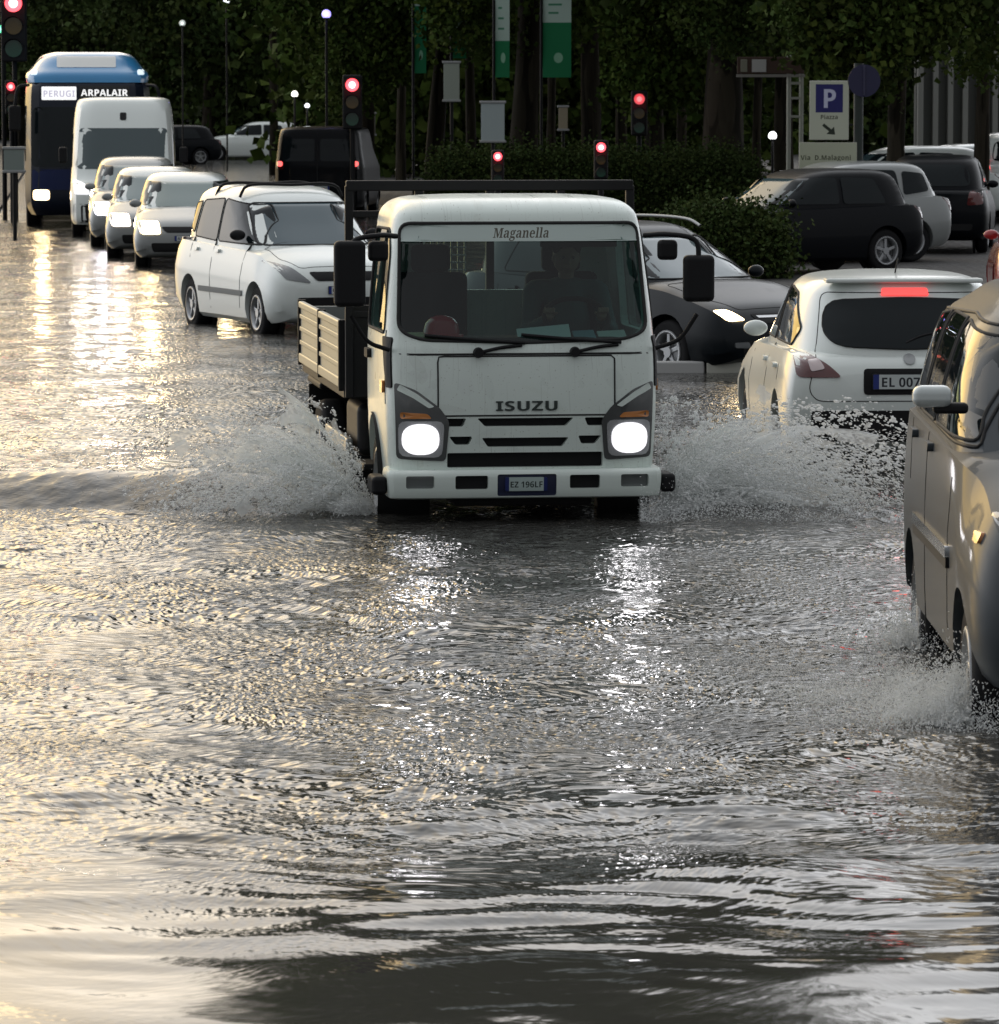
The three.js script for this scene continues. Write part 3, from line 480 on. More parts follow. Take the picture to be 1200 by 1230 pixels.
// ---------------------------------------------------------------- bodies from joints: tapered capsules joined smoothly
function bodyMesh(bones, cell, k = 0.035) {
  const lo = V3(1e9, 1e9, 1e9), hi = V3(-1e9, -1e9, -1e9);
  for (const [a, ra, b, rb] of bones) for (const [p, r] of [[a, ra], [b, rb]]) { lo.min(V3(p[0] - r, p[1] - r, p[2] - r)); hi.max(V3(p[0] + r, p[1] + r, p[2] + r)); }
  lo.addScalar(-0.06); hi.addScalar(0.06);
  const c = lo.clone().add(hi).multiplyScalar(0.5), half = Math.max(hi.x - lo.x, hi.y - lo.y, hi.z - lo.z) / 2, n = Math.min(110, Math.ceil(2 * half / cell));
  const mc = new MarchingCubes(n, new THREE.MeshStandardMaterial(), false, false, 90000); mc.isolation = 0;
  for (let z = 0; z < n; z++) for (let y = 0; y < n; y++) for (let x = 0; x < n; x++) {
    const p = [c.x + (x / (n / 2) - 1) * half, c.y + (y / (n / 2) - 1) * half, c.z + (z / (n / 2) - 1) * half]; let d = 1e9;
    for (const [a, ra, b, rb] of bones) {
      const ab = [b[0] - a[0], b[1] - a[1], b[2] - a[2]], ap = [p[0] - a[0], p[1] - a[1], p[2] - a[2]], l2 = ab[0] ** 2 + ab[1] ** 2 + ab[2] ** 2;
      const t = clamp(l2 ? (ap[0] * ab[0] + ap[1] * ab[1] + ap[2] * ab[2]) / l2 : 0), e = Math.hypot(ap[0] - ab[0] * t, ap[1] - ab[1] * t, ap[2] - ab[2] * t) - lerp(ra, rb, t), h = clamp(0.5 + 0.5 * (d - e) / k);
      d = lerp(d, e, h) - k * h * (1 - h);
    }
    mc.field[z * n * n + y * n + x] = -d;
  }
  mc.update();
  const m = mc.count, g = new THREE.BufferGeometry();
  g.setAttribute('position', new THREE.BufferAttribute(Float32Array.from(mc.positionArray.subarray(0, m * 3)), 3));
  g.scale(half, half, half); g.translate(c.x, c.y, c.z); const q = mergeVertices(g, cell * 0.02); q.computeVertexNormals(); return q;
}
{
  const skinMat = std(0.36, 0.22, 0.16, 0.6), shirt = std(0.07, 0.13, 0.13, 0.9), hair = std(0.02, 0.016, 0.013, 0.8);
  const driver = thing('person', 'driver in a dark teal jacket sitting at the steering wheel of the lorry', 'person', inTruck(.42, 1.13, -1.08), TRUCK_YAW);
  // pelvis at the origin; arms reach forward to the wheel; +z is forward
  const sh = 0.19;
  const torso = [[[0, .08, 0], .15, [0, .30, -.04], .15], [[0, .30, -.04], .15, [0, .47, -.07], .13], [[-sh, .50, -.07], .075, [sh, .50, -.07], .075]];
  for (const s of [-1, 1]) torso.push([[s * (sh + .03), .48, -.06], .068, [s * .27, .24, .10], .05], [[s * .27, .24, .10], .05, [s * .18, .33, .33], .038], [[s * .10, .04, .02], .095, [s * .14, .06, .42], .075], [[s * .14, .06, .42], .07, [s * .14, -.12, .46], .06]);
  mesh('jacket', bodyMesh(torso, 0.014), shirt, driver);
  const head = [[[0, .54, -.06], .052, [0, .64, -.04], .05], [[0, .70, -.045], .085, [0, .76, -.045], .088], [[0, .68, .0], .055, [0, .70, .0], .06], [[0, .715, .045], .012, [0, .695, .062], .015], [[-.082, .72, -.04], .014, [-.086, .70, -.04], .012], [[.082, .72, -.04], .014, [.086, .70, -.04], .012], [[-.012, .655, .047], .010, [.012, .655, .047], .010]];
  for (const s of [-1, 1]) {
    const w = [s * .18, .335, .345]; head.push([[s * .18, .33, .33], .03, [s * .17, .36, .385], .028], [[s * .165, .355, .38], .025, [s * .18, .35, .40], .028]);
    for (let f = 0; f < 4; f++) head.push([[s * (.150 + f * .018), .375, .395], .0095, [s * (.150 + f * .018), .40, .42], .0088], [[s * (.150 + f * .018), .40, .42], .0088, [s * (.150 + f * .018), .382, .440 - f * .003], .0078]);
    head.push([[s * .150, .36, .385], .0105, [s * .128, .375, .41], .009]);
  }
  mesh('head', bodyMesh(head.slice(0, 7), 0.009, 0.012), skinMat, driver);
  for (const k of [0, 1]) mesh('hand', bodyMesh(head.slice(7 + k * 11, 18 + k * 11), 0.005, 0.008), skinMat, driver);
  mesh('hair', bodyMesh([[[0, .775, -.06], .088, [0, .74, -.085], .086], [[-.05, .79, -.02], .05, [.05, .79, -.02], .05]], 0.012, 0.02), hair, driver);
  for (const s of [-1, 1]) mesh('eye', new THREE.SphereGeometry(.012, 10, 8).translate(s * .032, .722, .042), std(0.05, 0.04, 0.035, 0.2), driver);
  // things lying on the dashboard
  const helmet = thing('safety_helmet', 'red safety helmet lying on the dashboard behind the windscreen', 'helmet', inTruck(-.50, 1.375, -.36), TRUCK_YAW);
  mesh('shell', new THREE.LatheGeometry([[.118, 0], [.116, .04], [.104, .085], [.075, .118], [.03, .134], [0, .136]].map(([a, b]) => new THREE.Vector2(a, b)), 28), phys(0.60, 0.03, 0.05, 0.3, { clearcoat: 0.6 }), helmet);
  mesh('peak', new THREE.CylinderGeometry(.14, .145, .012, 28).scale(1, 1, 1.12).translate(0, .006, .01), phys(0.60, 0.03, 0.05, 0.3), helmet);
  const paper = (name, label, x, w, d, tilt, rgb, h = 0.012) => { const o = mesh(name, box(w, h, d, 0, h / 2, 0, 0.003), std(...rgb, 0.8)); o.position.copy(inTruck(x, 1.372, -.32)); o.rotation.set(tilt, TRUCK_YAW, 0); return tag(o, label, name === 'paper_sheet' ? 'paper' : 'folder'); };
  paper('document_folder', 'pale yellow folder lying beside the red helmet on the dashboard', -.62, .26, .14, 0.15, [.50, .45, .28], 0.02);
  paper('paper_sheet', 'large white paper sheet propped on the dashboard behind the steering wheel', .16, .34, .16, 0.75, [.85, .87, .86]);
  paper('paper_sheet', 'pale blue leaflet on the dashboard between two white papers', .42, .14, .14, 0.35, [.22, .36, .42]);
  paper('paper_sheet', 'small white note on the dashboard next to the pale blue leaflet', .60, .18, .13, 0.35, [.70, .74, .70]);
}

// ---------------------------------------------------------------- the other vehicles
const at = (u, v) => { const p = onGround(u, v); p.y = roadY(p.z); return p; };
// white crossover seen from behind, brake light on
{
  const c = car('crossover_car', 'white crossover seen from behind with its high brake light glowing, spray against its bumper', 'car', at(1049, 534), R(182.5), {
    size: [4.3, 1.78, 1.585], paint: 'white', plateUp: .125, plate: 'EL 007 HZ', tails: false, wheels: [1.30, -1.27, .335], far: false,
    body: [[2.05, .40, .62, .66, .50, .60, .55], [2.0, .29, .68, .74, .68, .76, .70], [1.82, .24, .76, .83, .80, .85, .77], [1.35, .22, .85, .92, .83, .865, .78], [.95, .21, .90, .98, .83, .865, .79], [0, .21, .93, .99, .83, .865, .80], [-1.1, .22, .96, 1.0, .84, .875, .82], [-1.65, .25, .97, 1.0, .83, .875, .82], [-1.92, .30, .93, .98, .79, .85, .79], [-2.03, .36, .86, .92, .72, .79, .72], [-2.08, .42, .78, .84, .62, .70, .62]],
    cabin: [[.86, 1.02, -2.0, .79, 4.6], [.98, .82, -1.98, .775, 4.6], [1.15, .5, -1.88, .735, 4.4], [1.32, .22, -1.76, .685, 4.2], [1.42, .04, -1.70, .63, 4], [1.475, -.15, -1.60, .53, 3.4], [1.5, -.45, -1.15, .28, 3]],
    back: [[-.50, 1.02], [0, 1.0], [.50, 1.02], [.60, 1.12], [.555, 1.325], [0, 1.345], [-.555, 1.325], [-.60, 1.12]],
    tail: [[.48, .81], [.80, .81], [.81, .99], [.72, .98], [.58, .90]], glass: [[[.72, 1.0], [.26, 1.36], [-.38, 1.385], [-.38, 1.0]], [[-.46, 1.0], [-.46, 1.385], [-1.0, 1.35], [-1.52, 1.12], [-1.35, 1.0]]],
  });
  const { o, skins, px } = c;
  panel('brake_light', skins, 'B', px([[-.17, 1.362], [.17, 1.362], [.16, 1.412], [-.16, 1.412]]), M.brakeOn, o, { off: 0.012, r: 0.01, inner: 2, step: 0.05 });
  const l = new THREE.SpotLight(new THREE.Color().setRGB(1, .12, .08), 0.5, 0, R(70), 0.7, 2); l.name = 'brake_lamp'; l.intensity = 0.12; l.position.set(0, 1.50, -2.05); l.target.position.set(0, 1.3, -8); l.shadow.radius = 4; l.castShadow = true; o.add(l, l.target);
  for (const s of [-1, 1]) panel('lamp_insert', skins, 'B', px([[s * .60, .87], [s * .70, .85], [s * .72, .93], [s * .64, .94]]), phys(.55, .45, .45, .15, { clearcoat: 1 }), o, { off: 0.02, r: 0.02, inner: 2, step: 0.04 });
  panel('emblem', skins, 'B', px(Array.from({ length: 14 }, (_, i) => [0.042 * Math.cos(i / 14 * 6.283), .935 + .036 * Math.sin(i / 14 * 6.283)])), M.steel, o, { off: 0.014, r: 0, inner: 2, step: 0.05 });
  o.getObjectByName('rear_window').removeFromParent(); panel('rear_window', skins, 'B', px([[-.50, 1.02], [0, 1.0], [.50, 1.02], [.60, 1.12], [.555, 1.325], [0, 1.345], [-.555, 1.325], [-.60, 1.12]]), M.glass, o, { off: 0.022, r: 0.1, step: 0.06 });
  panel('plate_recess', skins, 'B', px(rect(-.33, .69, .33, .87)), M.plastic, o, { off: 0.008, r: 0.03 });
  panel('lower_cladding', skins, 'B', px(rect(-.70, .36, .70, .58)), M.plastic, o, { off: 0.010, r: 0.03 });
  mesh('spoiler', box(1.16, .035, .20, 0, 1.545, -1.72, 0.015), M.white, o);
  mesh('rear_wiper', tube([[.02, 1.10, -2.06], [-.10, 1.15, -2.035], [-.34, 1.19, -2.0]], 0.009), M.plastic, o); mesh('antenna', bar(V3(0, 1.58, -1.25), V3(0, 1.70, -1.42), .006), M.plastic, o);
  for (const [z] of [[-2.02]]) for (const x of [-.55, -.18, .18, .55]) mesh('parking_sensor', new THREE.SphereGeometry(.014, 8, 6).translate(x, .62, z * 1.06), M.plastic, o);
}
// silver people carrier coming towards the camera, half out of the picture
{
  const P = V3(2.95, roadY(-21), -22.2);
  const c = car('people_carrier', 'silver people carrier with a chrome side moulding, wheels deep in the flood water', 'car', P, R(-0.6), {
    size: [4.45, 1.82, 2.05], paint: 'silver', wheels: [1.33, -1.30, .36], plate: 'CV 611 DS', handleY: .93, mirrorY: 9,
    body: [[2.05, .42, .60, .63, .50, .58, .54], [2.01, .33, .68, .72, .66, .74, .68], [1.82, .29, .80, .86, .78, .84, .76], [1.35, .28, .90, .95, .82, .865, .77], [0.95, .28, .95, 1.01, .85, .865, .83], [0, .28, .97, 1.01, .855, .865, .845], [-1.2, .28, .98, 1.02, .855, .866, .845], [-1.75, .30, .98, 1.02, .84, .858, .83], [-1.98, .34, .95, .99, .75, .81, .72], [-2.05, .42, .90, .94, .63, .71, .63]],
    cabin: [[.92, 1.06, -1.97, .835, 9], [1.01, .92, -1.95, .82, 9], [1.17, .66, -1.90, .775, 9], [1.34, .36, -1.83, .70, 8], [1.42, .15, -1.74, .60, 4.5], [1.48, -.1, -1.5, .48, 4], [1.5, -.5, -1.05, .25, 3]],
    glass: [[[.84, 1.01], [.42, 1.33], [-.30, 1.37], [-.30, 1.01]], [[-.37, 1.01], [-.37, 1.37], [-1.05, 1.37], [-1.05, 1.01]], [[-1.12, 1.01], [-1.12, 1.37], [-1.62, 1.34], [-1.75, 1.04]]],
    screen: [[-.66, 1.02], [.66, 1.02], [.56, 1.35], [-.56, 1.35]], back: [[-.58, 1.05], [.58, 1.05], [.54, 1.35], [-.54, 1.35]],
    head: [[.40, .68], [.70, .74], [.78, .84], [.52, .83]], tail: [[.56, .74], [.78, .76], [.76, 1.0], [.60, .98]],
  });
  const { o, skins, pz } = c;
  for (const s of ['L', 'R']) {
    panel('side_moulding', skins, s, pz([[.86, .625], [-.90, .615], [-.90, .655], [.86, .665]]), M.chrome, o, { off: 0.02, r: 0.01, step: 0.1, inner: 1 });
    panel('side_moulding_strip', skins, s, pz([[.86, .59], [-.90, .58], [-.90, .615], [.86, .625]]), M.plastic, o, { off: 0.016, r: 0.01, step: 0.1, inner: 1 });
    panel('side_indicator', skins, s, pz(rect(1.62, .74, 1.74, .775)), M.amber, o, { off: 0.016, r: 0.015, step: 0.05, inner: 1 });
    edge('window_trim', skins, s, pz([[.88, .99], [-1.78, 1.02], [-1.64, 1.36], [-.3, 1.39], [.40, 1.36]]), 0.010, M.plastic, o, { r: 0.05 });
  }
  for (const s of [-1, 1]) { mesh('mirror_cap', box(.18, .10, .11, s * .985, 1.575, .78, 0.04), M.paleSilver, o); mesh('mirror_stalk', box(.16, .05, .08, s * .90, 1.52, .76, 0.02), M.plastic, o); }
}
// white people carrier turning out of the queue
{
  const P = onGround(415, 402); P.y = roadY(P.z);
  const c = car('compact_people_carrier', 'white compact people carrier with two dark roof bars, lights off, beside the queue', 'car', P.clone().add(V3(-0.70, 0, -1.83)), R(21), {
    size: [3.93, 1.70, 1.71], paint: 'white', wheels: [1.30, -1.28, .305], plate: 'CX 204 EB', mirrorDark: true,
    body: [[2.05, .34, .54, .57, .50, .58, .54], [2.0, .24, .60, .66, .68, .76, .70], [1.82, .19, .70, .78, .79, .84, .76], [1.42, .17, .80, .88, .82, .86, .77], [1.1, .16, .85, .93, .83, .86, .78], [0, .16, .88, .93, .83, .86, .79], [-1.2, .16, .91, .95, .83, .86, .79], [-1.75, .20, .92, .95, .81, .85, .77], [-1.98, .26, .90, .93, .76, .81, .72], [-2.05, .34, .84, .88, .64, .71, .63]],
    cabin: [[.82, 1.28, -1.97, .78, 5.5], [.93, 1.10, -1.96, .765, 5.5], [1.12, .76, -1.91, .72, 5.5], [1.32, .42, -1.84, .665, 5], [1.42, .2, -1.75, .61, 4.5], [1.48, -.08, -1.5, .48, 4], [1.5, -.5, -1.05, .25, 3]],
    glass: [[[1.0, .93], [.48, 1.31], [-.36, 1.37], [-.36, .94]], [[-.42, .94], [-.42, 1.37], [-1.2, 1.34], [-1.32, .97]], [[-1.40, 1.0], [-1.28, 1.33], [-1.62, 1.30], [-1.76, 1.08]]],
    screen: [[-.69, .93], [.69, .93], [.59, 1.335], [-.59, 1.335]], head: [[.40, .58], [.70, .62], [.80, .80], [.60, .74]],
  });
  for (const z of [.05, -.85]) { const a = mesh('roof_bar', tube([[-.62, 1.58, z], [-.55, 1.70, z], [0, 1.72, z], [.55, 1.70, z], [.62, 1.58, z]], 0.018), M.plastic, c.o); }
  for (const s of ['L', 'R']) panel('side_moulding', c.skins, s, c.pz([[.85, .42], [-.85, .42], [-.85, .475], [.85, .475]]), std(0.22, 0.23, 0.225, 0.6), c.o, { off: 0.014, r: 0.01, step: 0.15, inner: 1 });
}
// dark estate behind the lorry
{
  const P = onGround(945, 446); P.y = roadY(P.z); const yaw = R(36);
  const c = car('estate_car', 'black estate car with a lit headlight and silver roof rails, nosing out behind the lorry', 'car', P.clone().add(V3(-2.2 * Math.sin(yaw), 0, -2.2 * Math.cos(yaw))), yaw, {
    size: [4.5, 1.78, 1.55], paint: 'navy', wheels: [1.27, -1.25, .32], lights: 'headWarm', beam: 4, plate: 'BV 540 AZ', screenMat: phys(0.16, 0.20, 0.21, 0.05, { ior: 1.6 }),
    head: [[.50, .635], [.70, .625], [.76, .725], [.62, .735]],
    cabin: [[.88, 1.02, -1.97, .77, 5], [1.0, .84, -1.95, .755, 5], [1.2, .46, -1.90, .71, 5], [1.36, .16, -1.84, .655, 5], [1.44, .0, -1.7, .60, 4.5], [1.485, -.22, -1.45, .48, 4], [1.5, -.5, -1.05, .25, 3]],
  });
  for (const s of [-1, 1]) mesh('roof_rail', tube([[s * .58, 1.50, .1], [s * .60, 1.56, -.1], [s * .60, 1.57, -1.3], [s * .58, 1.50, -1.7]], 0.016), M.steel, c.o);
  panel('grille_bar', c.skins, 'F', c.px([[-.34, .655], [.34, .655], [.36, .675], [-.36, .675]]), M.chrome, c.o, { off: 0.014, r: 0.006, inner: 1 });
  for (const s of [-1, 1]) panel('fog_light', c.skins, 'F', c.px([[s * .48, .37], [s * .66, .38], [s * .66, .43], [s * .5, .43]]), M.lampOff, c.o, { off: 0.014, r: 0.02, inner: 1 });
}
// ---- queue of vehicles and parked ones, further off
{
  const Q = (name, label, u, v, yaw, S) => { const h = R(yaw), p = onGround(u, v); p.y = roadY(p.z); const L = S.size[0] / 2; return car(name, label, 'car', p.add(V3(-L * Math.sin(h), 0, -L * Math.cos(h))), h, { far: true, ...S }); };
  const inQueue = 'cars waiting in the queue with lit headlights';
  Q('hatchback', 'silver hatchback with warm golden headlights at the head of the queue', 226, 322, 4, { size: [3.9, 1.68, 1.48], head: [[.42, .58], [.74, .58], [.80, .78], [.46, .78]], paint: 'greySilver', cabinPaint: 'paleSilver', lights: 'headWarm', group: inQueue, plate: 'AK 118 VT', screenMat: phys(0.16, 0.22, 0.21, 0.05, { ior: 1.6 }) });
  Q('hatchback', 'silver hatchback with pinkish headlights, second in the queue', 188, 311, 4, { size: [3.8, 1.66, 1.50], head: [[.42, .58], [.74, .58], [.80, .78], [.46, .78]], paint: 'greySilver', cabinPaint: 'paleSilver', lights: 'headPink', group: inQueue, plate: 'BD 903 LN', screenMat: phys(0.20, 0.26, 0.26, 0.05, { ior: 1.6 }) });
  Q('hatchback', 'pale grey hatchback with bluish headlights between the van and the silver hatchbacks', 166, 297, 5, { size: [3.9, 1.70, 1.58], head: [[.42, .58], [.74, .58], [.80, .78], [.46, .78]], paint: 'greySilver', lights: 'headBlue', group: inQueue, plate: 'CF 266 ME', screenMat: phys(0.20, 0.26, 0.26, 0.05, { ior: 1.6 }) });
  // parked or crossing cars
  const P = (name, label, u, v, yaw, S, y) => { const p = onGround(u, v, y ?? 0); p.y = y ?? roadY(p.z); return car(name, label, 'car', p, R(yaw), { far: true, ...S }); };
  P('parked_car', 'white hatchback parked side-on beyond the queue, partly behind the dark van', 300, 192, -82, { size: [4.2, 1.74, 1.5], paint: 'white' });
  P('parked_car', 'black saloon standing between the white van and the white side-on hatchback', 192, 197, -70, { size: [4.2, 1.74, 1.45], paint: 'black' });
  P('parked_car', 'black car parked under the parking sign in front of the silver small estate', 948, 327, -58, { size: [3.7, 1.68, 1.48], paint: 'black' }, 0.12);
  P('parked_car', 'silver small estate parked beside the sign pole', 985, 314, -64, { size: [3.8, 1.66, 1.52], paint: 'greySilver', glass: [[[.72, 1.0], [.26, 1.36], [-.30, 1.385], [-.30, 1.0]], [[-.38, 1.0], [-.38, 1.385], [-1.0, 1.37], [-1.05, 1.0]], [[-1.12, 1.0], [-1.12, 1.36], [-1.55, 1.32], [-1.65, 1.06]]] }, 0.12);
  P('parked_car', 'black hatchback parked tail to the silver small estate', 1128, 300, 172, { size: [4.0, 1.74, 1.56], paint: 'black' }, 0.12);
  P('parked_car', 'grey-blue car in the second parking row, only its roof showing', 1128, 262, -80, { size: [4.2, 1.72, 1.5], paint: 'paleSilver' }, 0.12);
  P('parked_car', 'long white car in the second parking row behind the silver small estate', 1062, 268, -78, { size: [4.4, 1.76, 1.5], paint: 'white' }, 0.12);
  P('parked_car', 'white tall car with a red tail light at the end of the parking row', 1219, 264, 178, { size: [4.3, 1.80, 1.75], paint: 'white', tails: true, tail: [[.62, .86], [.80, .86], [.80, 1.02], [.62, 1.02]] }, 0.12);
  P('red_car', 'red car with lit tail lights just ahead of the white crossover', 1272, 372, 176, { size: [4.0, 1.72, 1.42], paint: 'red', tails: true });
}
// dark panel van seen from behind
function boxVan(o, paint, w, h, L, { far = true } = {}) {
  const levels = [[.28, L / 2 - .06, -L / 2 + .04, w / 2 - .05, 9], [.42, L / 2, -L / 2, w / 2, 9], [.98, L / 2 - .10, -L / 2, w / 2, 9], [1.18, L / 2 - .42, -L / 2, w / 2 - .01, 9], [h - .52, L / 2 - 1.12, -L / 2 + .03, w / 2 - .05, 8], [h - .14, L / 2 - 1.45, -L / 2 + .06, w / 2 - .10, 7], [h - .03, L / 2 - 1.65, -L / 2 + .14, w / 2 - .18, 6], [h, L / 2 - 2.0, -L / 2 + .5, w / 2 - .45, 4]];
  const g = cabinShell(levels, 26, 64, 0.5), wz = [L / 2 - .95, -L / 2 + 1.0], cuts = [];
  for (const z of wz) for (const s of [-1, 1]) cuts.push(new THREE.CylinderGeometry(.39, .39, .36, 24).rotateZ(Math.PI / 2).translate(s * (w / 2 - .08), .34, z));
  mesh('body', carve(g, cuts), paint, o);
  for (const z of wz) for (const s of [-1, 1]) wheel(o, s * (w / 2 - .13), z, .34, .2, 6);
  return skinOf(g);
}
{
  const P = onGround(402, 262); P.y = roadY(P.z);
  const o = thing('panel_van', 'black panel van seen from behind with two small red tail lights', 'van', P.clone().add(V3(-.2, 0, -2.2)), R(176)), k = boxVan(o, M.black, 1.92, 1.97, 4.6);
  for (const s of [-1, 1]) { panel('tail_light', k, 'B', rect(s * .80 - .08, 1.08, s * .80 + .08, 1.26), M.tailOff, o, { off: 0.012, r: 0.03 }); panel('lamp_lens', k, 'B', rect(s * .80 - .06, 1.14, s * .80 + .06, 1.25), M.tailOn, o, { off: 0.02, r: 0.05 }); panel('rear_window', k, 'B', rect(s * .40 - .34, 1.25, s * .40 + .34, 1.72), M.glass, o, { r: 0.06 }); }
  panel('windscreen', k, 'F', [[-.8, 1.12], [.8, 1.12], [.72, 1.42], [-.72, 1.42]], M.screen, o, { r: 0.06 }); panel('door_seam', k, 'B', stroke(0, .4, 0, 1.85, .012), M.seam, o, { off: .002, r: 0, inner: 1 });
  panel('number_plate', k, 'B', rect(-.26, .62, .26, .73), plateMat('DJ 375 SW'), o, { off: .02, r: .008 });
}
// tall white van in the queue
{
  const P = onGround(152, 285); P.y = roadY(P.z);
  const o = thing('delivery_van', 'tall white delivery van with a wide dark windscreen, lights on, in front of the bus', 'van', P.clone().add(V3(-.25, 0, -2.75)), R(4)), k = boxVan(o, M.white, 1.98, 2.62, 5.5);
  panel('windscreen', k, 'F', [[-.86, 1.30], [.86, 1.30], [.82, 2.05], [-.82, 2.05]], phys(0.05, 0.075, 0.08, 0.05), o, { r: 0.08 });
  for (const s of [-1, 1]) {
    panel('headlight', k, 'F', [[s * .60, .84], [s * .90, .84], [s * .92, 1.12], [s * .70, 1.04]], s < 0 ? M.headOn : M.headBlue, o, { off: .015, r: .05, step: .06 }); beam(o, s * .76, .96, 2.92, [1, .85, .70], 3);
    mesh('door_mirror', box(.16, .30, .12, s * 1.12, 1.55, 1.75, .04), M.plastic, o); panel('side_window', k, s > 0 ? 'L' : 'R', [[1.75, 1.32], [1.25, 1.95], [.65, 1.95], [.65, 1.32]], M.glass, o, { r: .05 });
  }
  panel('grille', k, 'F', rect(-.56, .58, .56, .98), M.plastic, o, { off: .008 }); panel('bumper', k, 'F', rect(-.92, .32, .92, .66), M.plastic, o, { off: .01 });
  panel('emblem', k, 'F', rect(-.06, 2.20, .06, 2.34), M.plastic, o, { off: .012, r: .03 }); panel('number_plate', k, 'F', rect(-.26, .48, .26, .59), plateMat('EB 719 CN'), o, { off: .02, r: .008 });
}
// city bus
{
  const P = onGround(108, 274); P.y = roadY(P.z);
  const o = thing('city_bus', 'dark city bus with a blue roof fairing and a lit white destination display', 'bus', P.clone().add(V3(-.55, 0, -6)), R(5));
  const g = cabinShell([[.30, 5.85, -5.9, 1.15, 12], [.55, 6.0, -6, 1.25, 12], [1.2, 6.0, -6, 1.25, 12], [2.6, 5.88, -6, 1.24, 12], [2.95, 5.7, -5.95, 1.18, 10], [3.05, 5.4, -5.8, 1.05, 8]], 22, 72, 0.5), k = skinOf(g), dark = phys(0.004, 0.008, 0.02, .35, { specularIntensity: .4, clearcoat: .3, clearcoatRoughness: .05 }), blue = phys(0.03, 0.27, 0.58, .3, { clearcoat: 1 });
  mesh('body', g, dark, o);
  const fair = cabinShell([[2.90, 5.78, 1.5, 1.20, 8], [3.06, 5.72, 1.5, 1.22, 7], [3.2, 5.5, 1.6, 1.10, 6], [3.42, 5.2, 1.8, .92, 5], [3.5, 4.9, 2.0, .70, 4]], 16, 64, .5), fk = skinOf(fair);
  mesh('roof_fairing', fair, blue, o);
  panel('fairing_panel', fk, 'F', rect(-.60, 3.20, .56, 3.42), phys(.86, .87, .84, .4), o, { off: .012, r: .03 }); for (const s of [-1, 1]) panel('marker_light', fk, 'F', rect(s * 1.05 - .07, 3.05, s * 1.05 + .07, 3.16), glow(.8, .95, 1, 1.6), o, { off: .015, r: .04 });
  panel('windscreen', k, 'F', [[-1.12, 1.25], [1.12, 1.25], [1.08, 2.42], [-1.08, 2.42]], M.glass, o, { off: .014, r: .12 });
  const disp = (txt, f) => { const t = canvasTex(256, 96, (c, w, h) => { c.fillStyle = f ? '#ffffff' : '#000000'; c.fillRect(0, 0, w, h); c.fillStyle = f ? '#b9b6c8' : '#ffffff'; c.font = 'bold 66px sans-serif'; c.textAlign = 'center'; c.textBaseline = 'middle'; c.fillText(txt, w / 2, h / 2 + 4, w - 16); }); const m = new THREE.MeshStandardMaterial({ color: 0x101010, emissive: 0xffffff, emissiveMap: t, emissiveIntensity: 1.9, roughness: .5 }); return m; };
  panel('destination_display', k, 'F', rect(-.90, 2.56, -.22, 2.82), disp('PERUGI', true), o, { off: .014, r: .02 }); panel('destination_display', k, 'F', rect(-.16, 2.58, .82, 2.84), disp('ARPALAIR', false), o, { off: .014, r: .02 });
  panel('lower_front', k, 'F', rect(-1.1, .80, 1.1, 1.20), phys(.006, .014, .07, .35, { specularIntensity: .5 }), o, { off: .008, r: .05 });
  for (const s of [-1, 1]) { panel('headlight', k, 'F', rect(s * .92 - .16, .60, s * .92 + .16, .80), M.headWarm, o, { off: .015, r: .06 }); beam(o, s * .92, .70, 6.15, [1, .75, .42], 3.5); mesh('mirror', box(.24, .5, .14, s * 1.42, 2.2, 6.15, .05), M.plastic, o); mesh('mirror_arm', tube([[s * 1.15, 2.85, 5.9], [s * 1.35, 2.8, 6.2], [s * 1.42, 2.45, 6.2]], .03), M.plastic, o); for (const z of [3.6, -2.6]) wheel(o, s * 1.10, z, .48, .28, 6); }
  for (let i = 0; i < 6; i++) for (const s of ['L', 'R']) panel('side_window', k, s, rect(3.9 - i * 1.6, 1.35, 5.3 - i * 1.6, 2.45), M.glass, o, { r: .06, step: .3, inner: 2 });
}
// ---------------------------------------------------------------- raised pavement with its kerb, the parking bay behind it
const paveTex = blotchTex(256, (u, v) => 0.75 + 0.25 * tiled(u, v, 2) + 0.15 * tiled(u, v, 8, 3));
function slabOf(name, pts, y0, y1, m) {
  const s = new THREE.Shape(pts.map(([x, z]) => new THREE.Vector2(x, z))), g = new THREE.ExtrudeGeometry(s, { depth: y1 - y0, bevelEnabled: false }); g.rotateX(-Math.PI / 2).translate(0, y0, 0); return structure(name, g, m);
}
const pave = phys(0.06, 0.058, 0.056, 0.85, { specularIntensity: 0.3, roughnessMap: paveTex });
slabOf('pavement', [[2.2, 59], [60, 59], [60, 320], [-7, 320], [-5.5, 125], [-1.5, 100], [1.2, 70]], -0.3, 0.115, pave);
slabOf('pavement', [[-60, 100], [-10.6, 100], [-30, 320], [-90, 320]], -0.3, 0.10, pave);
{ // kerbstones of the island before the estate car
  const k = thing('traffic_island', 'low traffic island edged with pale kerbstones in front of the black estate car', 'island', V3(2.9, roadY(-47.4), -46.3));
  mesh('island_fill', box(3.0, .20, .42, 0, .10, -.1, .01), std(.10, .10, .095, .8), k);
  for (let i = 0; i < 5; i++) mesh('kerbstone', box(.58, .24, .16, -1.2 + i * .6, .12, .20, .02), std(.42 + .05 * (i % 2), .42 + .05 * (i % 2), .41, .7), k);
}
